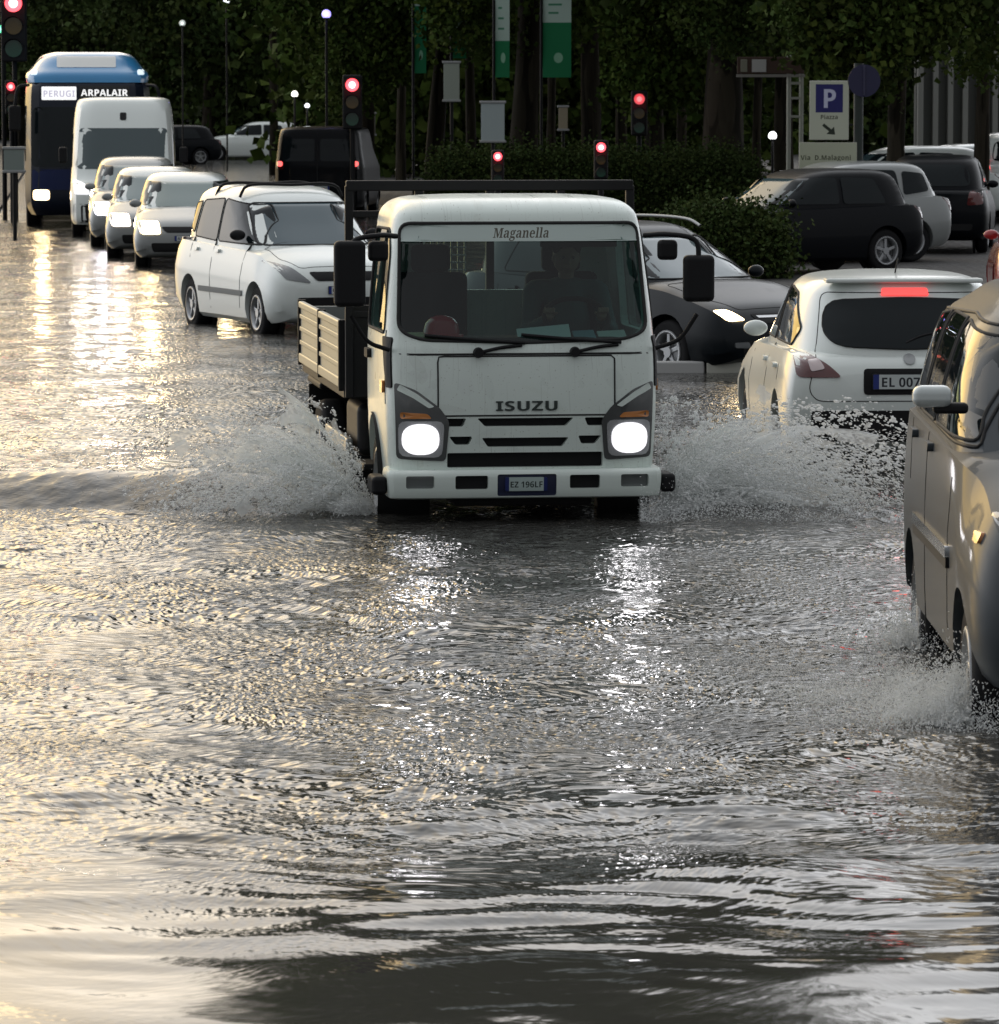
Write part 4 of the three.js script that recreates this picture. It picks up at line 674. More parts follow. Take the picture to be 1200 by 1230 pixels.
// ---------------------------------------------------------------- trees, hedges, far woodland
const leafMats = [[.052, .080, .017], [.044, .068, .018], [.055, .080, .020], [.040, .060, .018]].map((c) => phys(...c, 0.85, { specularIntensity: 0.15, side: THREE.DoubleSide }));
function clumpGeo(n, spread, leaf) {
  const pos = [], idx = [];
  for (let i = 0; i < n; i++) {
    const c = V3(gauss(), gauss() * 0.8, gauss()).multiplyScalar(spread * 0.5), a = V3(gauss(), gauss(), gauss()).normalize(), b = V3(gauss(), gauss(), gauss()).cross(a).normalize(), s = leaf * rr(0.6, 1.3), k = pos.length / 3;
    const tip = a.clone().multiplyScalar(s), side = b.clone().multiplyScalar(s * 0.45), nrm = a.clone().cross(b).multiplyScalar(s * 0.15);
    for (const p of [c.clone().sub(tip.clone().multiplyScalar(.5)), c.clone().add(side).add(nrm), c.clone().add(tip.clone().multiplyScalar(.6)), c.clone().sub(side).add(nrm)]) pos.push(p.x, p.y, p.z);
    idx.push(k, k + 1, k + 2, k, k + 2, k + 3);
  }
  const g = new THREE.BufferGeometry(); g.setAttribute('position', new THREE.Float32BufferAttribute(pos, 3)); g.setIndex(idx); g.computeVertexNormals(); return g;
}
const CLUMPS = [clumpGeo(26, 0.55, 0.17), clumpGeo(26, 0.55, 0.15), clumpGeo(40, 1.0, 0.20)], TINY = [clumpGeo(60, 0.30, 0.045), clumpGeo(30, 0.30, 0.06)];
function foliage(name, places, m, parent, geo, s0 = 0.7, s1 = 1.3) {
  const im = new THREE.InstancedMesh(geo, m, places.length), q = new THREE.Object3D(), c = new THREE.Color();
  places.forEach((p, i) => { q.position.copy(p); q.rotation.set(rr(0, 6), rr(0, 6), rr(0, 6)); q.scale.setScalar(rr(s0, s1)); q.updateMatrix(); im.setMatrixAt(i, q.matrix); const k = rr(0.6, 1.35); im.setColorAt(i, c.setRGB(k * rr(.85, 1.15), k, k * rr(.8, 1.1))); });
  im.name = name; im.castShadow = im.receiveShadow = true; im.userData.kind = 'stuff'; parent.add(im); return im;
}
const barkTex = canvasTex(256, 512, (g, w, h) => { g.fillStyle = '#77706a'; g.fillRect(0, 0, w, h); for (let i = 0; i < 420; i++) { const v = rr(55, 150) | 0; g.fillStyle = `rgba(${v},${v * .96 | 0},${v * .88 | 0},.7)`; g.beginPath(); g.ellipse(rr(0, w), rr(0, h), rr(4, 20), rr(8, 44), 0, 0, 7); g.fill(); } });
barkTex.wrapS = barkTex.wrapT = THREE.RepeatWrapping;
const bark = phys(.22, .21, .18, .9, { specularIntensity: 0.2, map: barkTex, bumpMap: barkTex, bumpScale: 0.02 });
function limb(pts, r0, r1, seg = 10) {
  const c = new THREE.CatmullRomCurve3(pts), n = 14, g = new THREE.TubeGeometry(c, n, 1, seg), p = g.attributes.position, q = V3();
  for (let i = 0; i <= n; i++) { const o = c.getPointAt(i / n), r = lerp(r0, r1, i / n); for (let j = 0; j <= seg; j++) { const k = i * (seg + 1) + j; q.fromBufferAttribute(p, k).sub(o).multiplyScalar(r * (1 + .12 * noise3(i * .6, j % seg, r0 * 50))).add(o); p.setXYZ(k, q.x, q.y, q.z); } }
  g.computeVertexNormals(); return g;
}
// plane tree: trunk, limbs, crown; low = foliage hanging below the crown
function tree(name, label, u, z, { r = .3, height = 16, clear = 4.2, spread = 4, dense = 380, low = [], mat = 0, lean = 0, y = 0.1, group }) {
  const x = (u - CX) / F * z, o = thing(name, label, 'tree', V3(x, y, -z), rr(0, 6.28), group), m = leafMats[mat];
  const top = height * .72, trunk = mesh('trunk', limb([V3(0, -.15, 0), V3(lean * .2, 1.6, 0), V3(lean * .6, clear, .1), V3(lean, top, .2)], r * 1.25, r * .35), bark, o), tips = [];
  for (let i = 0; i < 8; i++) { const a = i * 2.4 + rr(-.4, .4), h = lerp(clear, top, i / 8), d = spread * rr(.6, .95), e = V3(Math.cos(a) * d, h + rr(1.2, 3.4), Math.sin(a) * d); mesh('limb', limb([V3(lean * .6, h - .3, 0), V3(e.x * .45, h + .9, e.z * .45), e], r * .42, r * .1, 7), bark, trunk); tips.push(e); }
  const pts = [];
  for (let i = 0; i < dense; i++) { const t = tips[i % tips.length], a = rnd() * 6.283, b = Math.acos(rr(-1, 1)), d = spread * .55 * Math.cbrt(rnd()); pts.push(V3(lerp(0, t.x, .85) + Math.sin(b) * Math.cos(a) * d, lerp(clear + 1.5, height - 1.5, clamp((i / dense) + rr(-.1, .1))) + Math.cos(b) * d * .6, lerp(0, t.z, .85) + Math.sin(b) * Math.sin(a) * d)); }
  foliage('crown', pts, m, o, CLUMPS[2], .8, 1.35);
  for (const [du, v0, v1, half, n] of low) {                 // hanging sprays in front of the trunk, placed by pixel at this tree's distance
    const q = [], inv = o.rotation.y; for (let i = 0; i < n; i++) { const k = Math.pow(rnd(), 1.3), p = atDepth(du + half * gauss() * (1 - .5 * k) * .6, lerp(v0, v1, k), z - rr(0, 2.5)).sub(o.position); q.push(p.applyAxisAngle(V3(0, 1, 0), -inv)); }
    foliage('hanging_foliage', q, m, o, CLUMPS[mat % 2], .45, .95);
  }
  return o;
}
const row = 'plane trees in the row behind the crossing';
tree('plane_tree', 'tall plane tree with a thick dark trunk between the two green banners', 628, 104, { r: .27, height: 25, spread: 4.2, dense: 620, lean: .3, group: row, low: [[560, -30, 60, 60, 150]] });
tree('plane_tree', 'plane tree with a slim trunk beside the wider green banner', 712, 108, { r: .2, height: 24, spread: 4, dense: 560, lean: -.2, group: row, low: [[690, -30, 40, 40, 80]] });
tree('plane_tree', 'plane tree with bright low leaves behind the lorry rack', 786, 100, { r: .17, height: 23, spread: 3.6, dense: 460, mat: 0, group: row, low: [[778, -30, 125, 46, 420], [830, -30, 110, 40, 260]] });
tree('plane_tree', 'plane tree with the widest trunk next to the brown direction sign', 868, 96, { r: .36, height: 17, spread: 3.4, dense: 380, mat: 1, group: row, low: [[880, -30, 60, 60, 240]] });
tree('plane_tree', 'plane tree with a leaning trunk near the white notice panel', 520, 112, { r: .18, height: 24, spread: 4, dense: 560, lean: .6, group: row, low: [[470, -30, 90, 50, 380], [420, -30, 130, 40, 260]] });
tree('plane_tree', 'plane tree with leafy low branches above the dark panel van', 440, 118, { r: .18, height: 23, spread: 4, dense: 520, group: row, low: [[400, -30, 70, 40, 170], [350, -40, 20, 40, 60]] });
tree('street_tree', 'young street tree whose branches hang over the parking sign', 1075, 84, { r: .16, height: 11, clear: 3.6, spread: 2.6, dense: 240, mat: 2, low: [[1000, -40, 70, 60, 330], [1090, -40, 60, 60, 420], [1060, 20, 110, 30, 60]] });
tree('street_tree', 'young street tree in front of the barred window of the stone building', 1178, 92, { r: .14, height: 10, clear: 3.8, spread: 2.6, dense: 220, mat: 2, low: [[1170, -40, 90, 40, 150]] });
tree('street_tree', 'slim dark tree behind the parked cars, beside the direction sign frame', 940, 112, { r: .20, height: 14, spread: 3.2, dense: 300, mat: 3, low: [[940, -40, 50, 60, 240]] });
tree('street_tree', 'dark tree beyond the black saloon and the white van', 252, 190, { r: .26, height: 11, clear: 2.6, spread: 4.5, dense: 420, mat: 3, y: .05 });
tree('street_tree', 'dark tree beyond the roof of the bus', 120, 205, { r: .26, height: 11, clear: 2.6, spread: 5, dense: 420, mat: 3, y: .05 });
tree('street_tree', 'dark tree over the far end of the street beyond the queue', 30, 215, { r: .26, height: 10, clear: 2.4, spread: 5, dense: 380, mat: 3, y: .05 });
for (const [u, z, r, what] of [[566, 122, .12, 'between the notice panel and the narrow banner'], [662, 126, .11, 'behind the wide green banner'], [746, 118, .13, 'beside the bright low leaves'], [818, 124, .12, 'behind the bright low leaves by the wide trunk'], [908, 116, .10, 'behind the brown direction sign'], [482, 128, .12, 'beyond the leaning plane trunk'], [330, 150, .13, 'beyond the parked white hatchback']])
  tree('slender_tree', 'slender tree with a thin pale trunk ' + what, u, z, { r, height: 15, clear: 5, spread: 2.4, dense: 150, mat: 0, low: [[u, -30, rr(20, 70), 22, 60]] });
// hedge beside the parking bay
{
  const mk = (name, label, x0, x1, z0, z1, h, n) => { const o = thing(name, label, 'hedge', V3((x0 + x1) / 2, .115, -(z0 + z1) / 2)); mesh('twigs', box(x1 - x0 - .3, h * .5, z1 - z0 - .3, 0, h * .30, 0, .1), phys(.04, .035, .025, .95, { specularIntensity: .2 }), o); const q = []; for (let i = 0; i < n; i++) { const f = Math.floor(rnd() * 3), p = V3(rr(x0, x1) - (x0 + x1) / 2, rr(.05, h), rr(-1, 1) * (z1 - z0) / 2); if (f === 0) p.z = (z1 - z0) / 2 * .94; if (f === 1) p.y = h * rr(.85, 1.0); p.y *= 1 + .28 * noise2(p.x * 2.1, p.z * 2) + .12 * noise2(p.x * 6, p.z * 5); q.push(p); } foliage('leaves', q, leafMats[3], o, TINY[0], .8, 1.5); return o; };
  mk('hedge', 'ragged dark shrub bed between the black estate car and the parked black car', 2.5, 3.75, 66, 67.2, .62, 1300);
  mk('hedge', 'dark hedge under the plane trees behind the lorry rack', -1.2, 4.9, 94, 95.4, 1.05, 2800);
}
function woodland(name, label, u0, u1, z0, z1, h, n, mat) {
  const o = new THREE.Group(); const q = []; for (let i = 0; i < n; i++) { const z = rr(z0, z1), x = (rr(u0, u1) - CX) / F * z; q.push(V3(x, Math.pow(rnd(), .8) * h * (1 + .15 * noise2(x * .3, z * .1)), -z)); }
  const im = foliage(name, q, leafMats[mat], scene, clumpGeo(60, 1.9, .30), .8, 1.5); im.name = numbered(name); im.userData.label = label; im.userData.category = 'woodland'; return im;
}
woodland('far_woodland', 'dark mass of park trees closing the view behind the crossing', 250, 1140, 188, 212, 10, 3000, 3);
woodland('far_woodland', 'dark mass of trees at the far end of the street', -160, 330, 235, 275, 8, 1900, 3);
woodland('far_woodland', 'lighter green saplings showing between the trunks behind the crossing', 380, 960, 140, 150, 8, 420, 0);
// ---------------------------------------------------------------- buildings closing the view
{
  const stone = std(.30, .305, .28, .85, { roughnessMap: paveTex }), o = thing('stone_building', 'grey stone building with ribbed front behind the parked cars', 'building', V3(16.2, .1, -128));
  mesh('wall', box(9.6, 9, .6, -.2, 4.5, -.4, .02), std(.13, .135, .125, .9), o); mesh('plinth', box(9.64, 1.05, .9, -.2, .52, -.2, .03), stone, o); mesh('cornice', box(9.9, .35, 1.0, -.2, 6.2, -.2, .05), stone, o);
  for (let i = 0; i < 17; i++) mesh('rib', box(.15, 5, .32, -4.9 + i * .40, 3.5, .06, .02), stone, o);
  mesh('corner_pier', box(.6, 6, .7, 1.75, 3, -.02, .03), std(.03, .035, .03, .8), o);
  const win = mesh('window', box(2.3, 3.4, .1, 3.35, 2.75, -.08, .01), phys(.03, .06, .055, .08), o);
  for (let i = 0; i < 6; i++) mesh('window_bar', box(.05, 3.4, .06, 2.3 + i * .42, 2.75, .04, .01), std(.38, .42, .40, .5), win);
  for (let i = 0; i < 11; i++) mesh('window_bar', box(2.3, .035, .05, 3.35, 1.2 + i * .31, .09, .008), std(.30, .34, .32, .5), win);
  mesh('window_sill', box(2.5, .12, .3, 3.35, .99, .1, .02), stone, win);
}
function block(name, label, x0, x1, z, h, rgb, lit) {
  const w = x1 - x0, o = thing(name, label, 'building', V3((x0 + x1) / 2, 0, -z));
  mesh('wall', box(w, h, 4, 0, h / 2, -2, .05), std(...rgb, .9), o); mesh('roof', box(w + .6, .3, 4.6, 0, h + .15, -2, .05), std(.05, .045, .04, .9), o);
  const nx = Math.floor(w / 2.6), dark = phys(.012, .016, .018, .08), frame = std(.10, .10, .09, .7), gl = new THREE.BoxGeometry(1.1, 1.5, .06), fr = merge([box(1.3, .1, .12, 0, .8, 0), box(1.3, .1, .12, 0, -.8, 0), box(.1, 1.7, .12, -.6, 0, 0), box(.1, 1.7, .12, .6, 0, 0)]);
  for (let i = 0; i < nx; i++) for (let j = 0; j < Math.floor(h / 3); j++) { const f = mesh('window', gl, dark, o); f.position.set(-w / 2 + 1.3 + i * (w / nx), 1.8 + j * 3, .02); mesh('window_frame', fr, frame, f); }
  for (const [u, v, ww, hh, k, c] of lit) { const p = atDepth(u, v, z - .12).sub(o.position), s = z / F; mesh('lit_window', box(ww * s, hh * s, .06, p.x, p.y, p.z, .01), glow(...(c ?? [1, .97, .9]), k), o); }
  return o;
}
block('apartment_block', 'long dark apartment block behind the trees with a few lit windows', -15, 28, 228, 10, [.03, .03, .03], [[493, 164, 14, 22, .9], [517, 167, 8, 17, .9], [772, 157, 22, 14, .7], [614, 162, 5, 8, .6], [664, 150, 8, 40, .10, [1, .9, .7]], [770, 188, 14, 5, .5]]);
block('far_building', 'dark building closing the far end of the street', -34, -4, 300, 9, [.028, .03, .03], [[44, 36, 4, 4, .4], [236, 92, 12, 40, .03, [.5, .9, .8]], [300, 100, 24, 22, .06, [.6, .9, .85]]]);
// ---------------------------------------------------------------- signals, lamps, signs, banners
function signal(label, u, v, z, { size = .30, kind = 'red', post = true, k = 5, base = 0.11, group } = {}) {
  const p = atDepth(u, v, z), y0 = base, o = thing('traffic_light', label, 'traffic light', V3(p.x, y0, p.z - .1), 0, group), y = p.y - y0, w = size * 1.25, lensG = (dy) => new THREE.CylinderGeometry(size * .42, size * .42, .04, 24).rotateX(Math.PI / 2).translate(0, y + dy, .10);
  const mid = kind === 'green' ? size * 1.1 : -size * 1.1;
  mesh('post', bar(V3(0, 0, -.06), V3(0, y + mid, -.06), .05), M.darkSteel, o); mesh('housing', box(w, size * 3.5, .18, 0, y + mid, 0, .04), M.plastic, o);
  const c = { red: [1, .07, .09], green: [.15, 1, .55] }[kind], cols = [[.10, .012, .012], [.10, .06, .01], [.01, .07, .04]];
  for (let i = 0; i < 3; i++) { const dy = mid + size * 1.1 * (1 - i), on = Math.abs(dy) < .01; const lens = mesh(on ? 'lamp_lens' : 'lens', lensG(dy), on ? glow(...c, k) : phys(...cols[i], .2), o); mesh('hood', new THREE.CylinderGeometry(size * .47, size * .47, .16, 20, 1, true, Math.PI / 2, Math.PI).rotateX(Math.PI / 2).translate(0, y + dy, .17), new THREE.MeshStandardMaterial({ color: 0x060606, roughness: .7, side: THREE.DoubleSide }), lens); if (on) mesh('lamp_core', new THREE.SphereGeometry(size * .22, 14, 10).scale(1, 1, .3).translate(0, y + dy, .12), glow(lerp(c[0], 1, .6), lerp(c[1], 1, .6), lerp(c[2], 1, .6), k * 1.2), lens); }
  const l = new THREE.PointLight(new THREE.Color().setRGB(...c), .35); l.name = 'signal_lamp'; l.position.set(0, y, .26); l.shadow.radius = 5; l.castShadow = true; o.add(l);
}
signal('red traffic light above the dark panel van, in front of low green leaves', 423, 102, 92, { size: .30 });
signal('low red signal on a post in front of the white notice panel', 598, 188, 80, { size: .17 });
signal('low red signal on a post near the lit apartment windows, behind the lorry rack', 722, 177, 80, { size: .19 });
signal('dim red traffic light hanging before the bright green low leaves', 768, 119, 96, { size: .26, k: .6 });
signal('large red traffic light high over the bus', 16, 4, 98, { size: .42, base: -.05 });
signal('green traffic light beneath the large red one by the bus', 3, 35, 99, { size: .2, kind: 'green', base: -.05, k: 2 });
signal('red traffic light beside the mirror of the bus', 13, 104, 97, { size: .2, base: -.05, k: 2 });
function lampPost(label, u, v, z, r, c, k, base = .1) {
  const p = atDepth(u, v, z), o = thing('street_lamp', label, 'street lamp', V3(p.x, base, p.z)), y = p.y - base;
  mesh('post', bar(V3(0, 0, 0), V3(0, y - r * .6, 0), .028), M.darkSteel, o); mesh('collar', new THREE.CylinderGeometry(r * .7, r * .4, r * .5, 14).translate(0, y - r, 0), M.darkSteel, o); mesh('lamp_globe', new THREE.SphereGeometry(r, 18, 12).translate(0, y, 0), glow(...c, k), o);
  const l = new THREE.PointLight(new THREE.Color().setRGB(...c), .5); l.name = 'street_lamp_light'; l.position.set(0, y, r + .05); l.shadow.radius = 5; l.castShadow = true; o.add(l);
}
lampPost('white globe lamp over the dark panel van', 354, 113, 128, .09, [1, .95, .85], 5);
lampPost('pale globe lamp on a low post beside the dark van roof', 369, 127, 132, .07, [.9, 1, 1], 4);
lampPost('globe lamp just above the red light over the van', 417, 76, 128, .07, [1, .95, .85], 3);
lampPost('globe lamp in the low green leaves above the red light', 426, 67, 134, .07, [1, .95, .85], 3);
lampPost('white lamp beside the frame of the direction sign', 928, 163, 100, .09, [1, 1, 1], 5);
lampPost('blue beacon lamp high among the leaves over the van', 392, 17, 104, .10, [.35, .3, 1], 4);
lampPost('small lamp over the far end of the street', 272, 1, 150, .10, [.9, .95, 1], 2);
lampPost('faint lamp beyond the bus roof', 219, 28, 160, .11, [.7, .8, .75], .6);
// parking sign with its plates
{
  const z = 73.5, s = z / F, p = atDepth(1030, 300, z), o = thing('parking_sign', 'white parking sign with a blue square over a wider arrow plate on a dark pole', 'sign', V3(p.x, .115, p.z)), Y = (v) => atDepth(1030, v, z).y - .115, X = (u) => (u - 1030) * s;
  mesh('pole', bar(V3(0, 0, 0), V3(0, Y(76), 0), .075, 14), std(.012, .02, .016, .5), o);
  const t1 = canvasTex(256, 384, (g, w, h) => { g.fillStyle = '#b4b8a6'; g.fillRect(0, 0, w, h); g.fillStyle = '#14145c'; g.fillRect(38, 20, 180, 186); g.fillStyle = '#b9bcd2'; g.font = 'bold 172px sans-serif'; g.textAlign = 'center'; g.textBaseline = 'middle'; g.fillText('P', w / 2, 116); g.fillStyle = '#3a3c2c'; g.font = 'bold 40px sans-serif'; g.fillText('Piazza', w / 2, 236, 150); g.strokeStyle = '#1c2618'; g.lineWidth = 20; g.beginPath(); g.moveTo(88, 286); g.lineTo(150, 336); g.stroke(); g.fillStyle = '#1c2618'; g.beginPath(); g.moveTo(168, 352); g.lineTo(110, 348); g.lineTo(160, 300); g.fill(); });
  const t2 = canvasTex(384, 256, (g, w, h) => { g.fillStyle = '#a9ad97'; g.fillRect(0, 0, w, h); g.fillStyle = '#3c402c'; g.font = 'bold 46px sans-serif'; g.textBaseline = 'middle'; g.fillText('Via  D.Malagoni', 6, 104, 372); g.strokeStyle = '#20301f'; g.lineWidth = 14; g.beginPath(); g.moveTo(312, 186); g.lineTo(350, 222); g.stroke(); g.beginPath(); g.moveTo(310, 228); g.lineTo(356, 228); g.lineTo(356, 184); g.stroke(); g.fillStyle = '#d5dad0'; g.fillRect(330, 138, 40, 44); });
  const board = (name, u0, v0, u1, v1, t, rgb) => { const w = (u1 - u0) * s, h = Y(v0) - Y(v1), b = mesh(name, box(w, h, .03, X((u0 + u1) / 2), (Y(v0) + Y(v1)) / 2, .09, .01), std(...rgb, .6), o); mesh('sign_face', new THREE.PlaneGeometry(w * .985, h * .985).translate(X((u0 + u1) / 2), (Y(v0) + Y(v1)) / 2, .110), new THREE.MeshStandardMaterial({ map: t, roughness: .55 }), b); };
  board('sign_plate', 971, 97, 1018, 168, t1, [.5, .5, .45]); board('arrow_plate', 959, 171, 1028, 216, t2, [.42, .42, .36]);
  for (const v of [110, 150, 185, 205]) mesh('bracket', box(.62, .03, .03, -.40, Y(v), .05, .006), M.darkSteel, o);
  const disc = mesh('round_plate', new THREE.CylinderGeometry(.25, .25, .02, 36).rotateX(Math.PI / 2).translate(X(1036), Y(97), .10), std(.012, .012, .05, .5), o); mesh('disc_rib', box(.03, .46, .03, X(1036), Y(97), .12, .006), std(.03, .03, .07, .5), disc);
}
{
  const z = 88, s = z / F, p = atDepth(950, 200, z), o = thing('direction_sign', 'brown direction sign with a white pictogram square on a pale metal frame', 'sign', V3(p.x, .115, p.z)), Y = (v) => atDepth(950, v, z).y - .115, X = (u) => (u - 950) * s;
  for (const u of [947, 962]) mesh('post', bar(V3(X(u), 0, 0), V3(X(u), Y(66), 0), .04), std(.30, .31, .26, .5), o);
  mesh('sign_panel', box(80 * s, 20 * s, .03, X(925), Y(78.5), .06, .01), std(.05, .025, .015, .6), o); mesh('pictogram_plate', box(17 * s, 15 * s, .02, X(911), Y(79), .085, .004), std(.42, .42, .40, .6), o); mesh('pictogram_plate', box(8 * s, 15 * s, .02, X(893), Y(79), .085, .02), std(.20, .20, .15, .6), o);
  mesh('lower_bar', box(82 * s, 3.5 * s, .03, X(925), Y(91), .06, .005), std(.22, .21, .19, .5), o);
  for (const v of [100, 118, 140]) mesh('frame_bar', box(15 * s, 3 * s, .03, X(954), Y(v), .02, .005), std(.30, .31, .26, .5), o);
}
// banners and notice panels
function banner(label, u0, u1, v1, z, frac) {
  const s = z / F, p = atDepth((u0 + u1) / 2, v1, z), o = thing('banner', label, 'banner', V3(p.x, .115, p.z), 0, 'green banners among the plane trees'), y = p.y - .115, w = (u1 - u0) * s, h = 2.7;
  const t = canvasTex(128, 512, (g, W, Hh) => { g.fillStyle = '#1e7a4e'; g.fillRect(0, 0, W, Hh); g.fillStyle = '#b8cfc4'; g.fillRect(0, 0, W, Hh * frac); g.fillStyle = '#4a8b6c'; for (let i = 0; i < 7; i++) g.fillRect(W * .2, Hh * frac * (.2 + i * .11), W * rr(.25, .55), Hh * .015); g.fillStyle = '#8fc0a2'; g.beginPath(); g.arc(W * .55, Hh * .85, W * .16, 0, 7); g.fill(); });
  const g = new THREE.PlaneGeometry(w, h, 8, 24), q = g.attributes.position; for (let i = 0; i < q.count; i++) q.setZ(i, .05 * Math.sin(q.getY(i) * 2.1 + q.getX(i) * 3));
  g.computeVertexNormals();
  mesh('cloth', g.translate(0, y + h / 2, 0), new THREE.MeshStandardMaterial({ map: t, roughness: .9, side: THREE.DoubleSide }), o); mesh('pole', bar(V3(-w / 2 - .03, 0, 0), V3(-w / 2 - .03, y + h + .1, 0), .03), M.darkSteel, o); mesh('arm', bar(V3(-w / 2 - .03, y + h, 0), V3(w / 2, y + h, 0), .015), M.darkSteel, o);
}
banner('narrow green banner with a white top beside the thick plane trunk', 595, 612, 93, 99, .72); banner('wide green banner with a white head beside the slim plane trunk', 652, 686, 93, 99, .58); banner('short dim green banner above the white notice panel', 544, 560, 70, 103, .80); banner('dim narrow green banner near the leaning plane trunk', 498, 512, 88, 106, .45);
function notice(label, u0, u1, v0, v1, z, rgb) {
  const s = z / F, p = atDepth((u0 + u1) / 2, v1, z), o = thing('notice_panel', label, 'panel', V3(p.x, .115, p.z)), y = p.y - .115, w = (u1 - u0) * s, h = (v1 - v0) * s;
  mesh('board', box(w, h, .05, 0, y + h / 2, 0, .01), std(...rgb, .6), o); mesh('post', bar(V3(0, 0, -.05), V3(0, y + h, -.05), .035), M.darkSteel, o); for (const q of [y, y + h]) mesh('frame_bar', box(w + .06, .05, .08, 0, q, 0), M.steel, o);
}
notice('pale rectangular notice panel behind the low red signal', 578, 606, 123, 170, 90, [.34, .40, .40]); notice('narrow pale notice panel under the short banner', 533, 552, 75, 121, 98, [.30, .34, .29]); notice('beige post panel under the wide banner', 671, 682, 128, 156, 98, [.30, .26, .18]); notice('grey-beige board behind the dark panel van', 437, 451, 136, 162, 125, [.16, .15, .12]);
notice('grey roadside cabinet sign at the corner of the bus', 5, 29, 178, 206, 82, [.20, .24, .22]);

// ---------------------------------------------------------------- spray thrown up by the wheels
const dropMat = phys(.90, .91, .905, 1, { ior: 1.33, transmission: 0.6, thickness: 0 });
const dropGeo = mergeVertices(new THREE.IcosahedronGeometry(1, 1).deleteAttribute('uv').deleteAttribute('normal')); dropGeo.computeVertexNormals();
function spray(name, label, list) {
  const im = new THREE.InstancedMesh(dropGeo, dropMat, list.length), q = new THREE.Quaternion(), m = new THREE.Matrix4(), up = V3(0, 1, 0);
  list.forEach(([p, v, r, l], i) => { q.setFromUnitVectors(up, v.clone().normalize()); m.compose(p, q, V3(r, r * l, r)); im.setMatrixAt(i, m); });
  im.name = numbered(name); im.castShadow = im.receiveShadow = true; im.userData = { kind: 'stuff', label, category: 'spray' }; scene.add(im);
}
// droplets strung along jets: each jet leaves the wheel with its own speed and breaks up on its way; the shutter draws the drops out along their flight
function jets(n, per, from, speed, { size = [.0012, .0045], wobble = .04, tEnd = 1, long = [1.2, 7] } = {}) {
  const out = [];
  for (let j = 0; j < n; j++) {
    const p0 = from(rnd()), v0 = speed(rnd()), land = 2 * Math.max(.3, v0.y) / 9.8 * tEnd, t0 = rr(0, .7) * land, t1 = Math.min(land, t0 + rr(.2, .6) * land);
    for (let i = 0; i < per; i++) {
      const t = lerp(t0, t1, rnd()), w = wobble * (.25 + t * 2), v = V3(v0.x, v0.y - 9.8 * t, v0.z), p = V3(p0.x + v0.x * t + gauss() * w * .5, p0.y + v0.y * t - 4.9 * t * t + gauss() * w * .5, p0.z + v0.z * t + gauss() * w);
      if (p.y < 0.0) continue;
      const r = lerp(size[0], size[1], Math.pow(rnd(), 4)); out.push([p, v.add(V3(gauss(), gauss(), gauss()).multiplyScalar(.35)), r, r > size[1] * .6 ? rr(1, 2.2) : rr(...long)]);
    }
  }
  return out;
}
// torn sheets of water between the jets
const sheetMat = phys(.93, .945, .94, .55, { ior: 1.33, transmission: 0.7, thickness: 0, side: THREE.DoubleSide });
function tornSheets(name, label, count, from, speed) {
  const pos = [], idx = [];
  for (let k = 0; k < count; k++) {
    const nu = 70, nv = 60, s0 = k * 17.3, base = pos.length / 3, keep = [];
    const va = speed(rnd()), vb = speed(rnd()), pa = from(rnd()), pb = from(rnd()), T = 2 * (va.y + vb.y) / 2 / 9.8 * rr(.75, .98);
    for (let i = 0; i <= nu; i++) for (let j = 0; j <= nv; j++) {
      const s = i / nu, t = j / nv * T, f = 1 + .16 * noise2(s * 3 + s0, .5) + .07 * noise2(s * 9 + s0, 1.5), vx = lerp(va.x, vb.x, s) * f, vy = lerp(va.y, vb.y, s) * f, vz = lerp(va.z, vb.z, s) * f, w = .05 * (j / nv);
      pos.push(lerp(pa.x, pb.x, s) + vx * t + w * noise3(s * 5 + s0, t * 6, 1), lerp(pa.y, pb.y, s) + vy * t - 4.9 * t * t + w * noise3(s * 5 + s0, t * 6, 5), lerp(pa.z, pb.z, s) + vz * t + w * 2 * noise3(s * 5 + s0, t * 6, 9));
      keep.push(noise3(s * 7 + s0, t * 5, 3) * .6 + noise3(s * 22 + s0, t * 9, 7) * .45 > -.50 + 1.15 * j / nv && pos[pos.length - 2] > -.02);
    }
    for (let i = 0; i < nu; i++) for (let j = 0; j < nv; j++) { const a = i * (nv + 1) + j, b = a + nv + 1; if (keep[a] && keep[a + 1] && keep[b] && keep[b + 1]) idx.push(base + a, base + a + 1, base + b, base + a + 1, base + b + 1, base + b); }
  }
  const g = new THREE.BufferGeometry(); g.setAttribute('position', new THREE.Float32BufferAttribute(pos, 3)); g.setIndex(idx); g.computeVertexNormals();
  const o = mesh(name, g, sheetMat); o.userData = { kind: 'stuff', label, category: 'spray' };
}
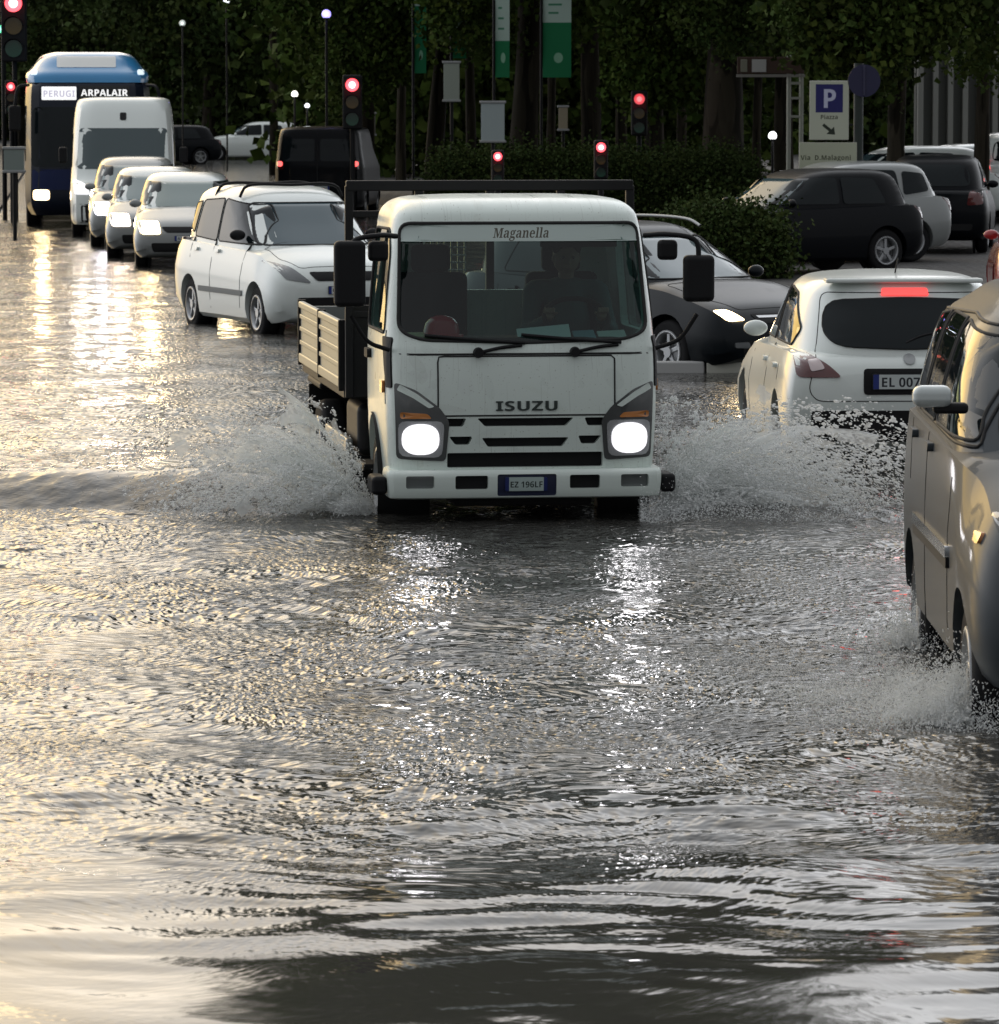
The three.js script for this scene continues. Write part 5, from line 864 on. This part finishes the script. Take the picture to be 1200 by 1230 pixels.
{
  const L0 = inTruck(-.90, .20, -.55), L1 = inTruck(-.95, .20, -1.5), R0 = inTruck(.95, .20, -.35), R1 = inTruck(1.0, .20, -1.5);
  const fL = (t) => L0.clone().lerp(L1, t), fR = (t) => R0.clone().lerp(R1, t);
  tornSheets('water_sheet', 'torn sheets of water arching from the kerb-side front wheel of the lorry', 12, fL, () => V3(-rr(.4, 3.0), rr(1.5, 3.7), rr(-.4, 1.0)));
  tornSheets('water_sheet', 'torn sheets of water arching towards the white crossover', 16, fR, () => V3(rr(.5, 4.0), rr(1.3, 3.5), rr(-.4, 1.0)));
  spray('water_spray', 'spray curling out from the kerb-side front wheel of the lorry', [
    ...jets(120, 80, fL, () => V3(-rr(.3, 2.4), rr(1.0, 3.4), rr(-.4, 1.2))),
    ...jets(90, 34, fL, () => V3(-rr(.3, 3.0), rr(1.6, 3.9), rr(-.4, 1.0)), { size: [.0025, .010], long: [1, 3] }),
    ...jets(130, 60, fL, () => V3(-rr(1.5, 5.0), rr(.6, 2.3), rr(-.6, .8)), { size: [.0015, .007] }),
    ...jets(40, 120, fL, () => V3(-rr(.0, .9), rr(.8, 2.0), rr(-.2, 1.0)), { size: [.001, .003], wobble: .09 })]);
  spray('water_spray', 'broad burst of white spray between the lorry and the white crossover', [
    ...jets(150, 80, fR, () => V3(rr(.2, 2.4), rr(1.0, 3.6), rr(-.3, 1.2)), { size: [.0013, .006] }),
    ...jets(200, 40, fR, () => V3(rr(.3, 4.0), rr(1.4, 3.7), rr(-.4, 1.0)), { size: [.0028, .012], long: [1, 3] }),
    ...jets(260, 70, fR, () => V3(rr(1.8, 5.0), rr(.8, 3.2), rr(-.4, 1.0)), { size: [.0015, .007] }),
    ...jets(80, 150, fR, () => V3(rr(.2, 2.6), rr(.5, 1.8), rr(.0, 1.2)), { size: [.001, .003], wobble: .10 })]);
  const mist = []; for (let i = 0; i < 15000; i++) { const x = .9 + 2.1 * Math.pow(rnd(), 1.3), y = Math.abs(gauss()) * .075 * (1 + .8 * noise2(x * 2.3, 4)), z = -(30.0 + Math.abs(gauss()) * .7); mist.push([V3(x, y, z), V3(1, .3, .2), rr(.0012, .0032), rr(1, 2)]); }
  spray('water_mist', 'low white mist drifting over the water beside the lorry burst', mist);
  const S0 = V3(2.04, .0, -20.75), S1 = V3(2.06, .0, -23.6);
  const froth = []; for (let i = 0; i < 16000; i++) { const q = i % 4 ? S0 : S1, a = rr(0, 6.283), d = Math.abs(gauss()) * .30; froth.push([V3(q.x - .05 + Math.cos(a) * d, Math.abs(gauss()) * .13 * Math.exp(-d), q.z + .15 + Math.sin(a) * d), V3(gauss(), 1, gauss()), rr(.001, .003), rr(1, 4)]); }
  const low = []; for (let i = 0; i < 34000; i++) { const u = Math.abs(gauss()) * .55, x = 2.25 - 1.15 * u + .1 * gauss(), y = Math.abs(gauss()) * .05 / (1 + 1.2 * u), z = -(21.3 + gauss() * .55 + .55 * u + .35 * noise2(x * 1.5, 77)); if (rnd() < .55 + .6 * noise2(x * 2.2, z * 1.6)) low.push([V3(x, y, z), V3(-1, .3, .3), rr(.0010, .0026), rr(1, 2.4)]); }
  spray('water_mist', 'low grey mist and froth around the wheels of the silver people carrier', [...low, ...froth,
    ...jets(90, 70, (t) => S0.clone().add(V3(rr(-.1, .1), 0, rr(-.3, .3))), () => V3(rr(-1.2, .5), rr(.5, 1.9), rr(-.2, 1.0)), { size: [.0012, .0045] }),
    ...jets(50, 50, (t) => S1.clone().add(V3(rr(-.1, .1), 0, rr(-.3, .3))), () => V3(rr(-.8, .4), rr(.4, 1.3), rr(-.2, .6)), { size: [.0012, .0035] })]);
}

renderer.render(scene, camera);
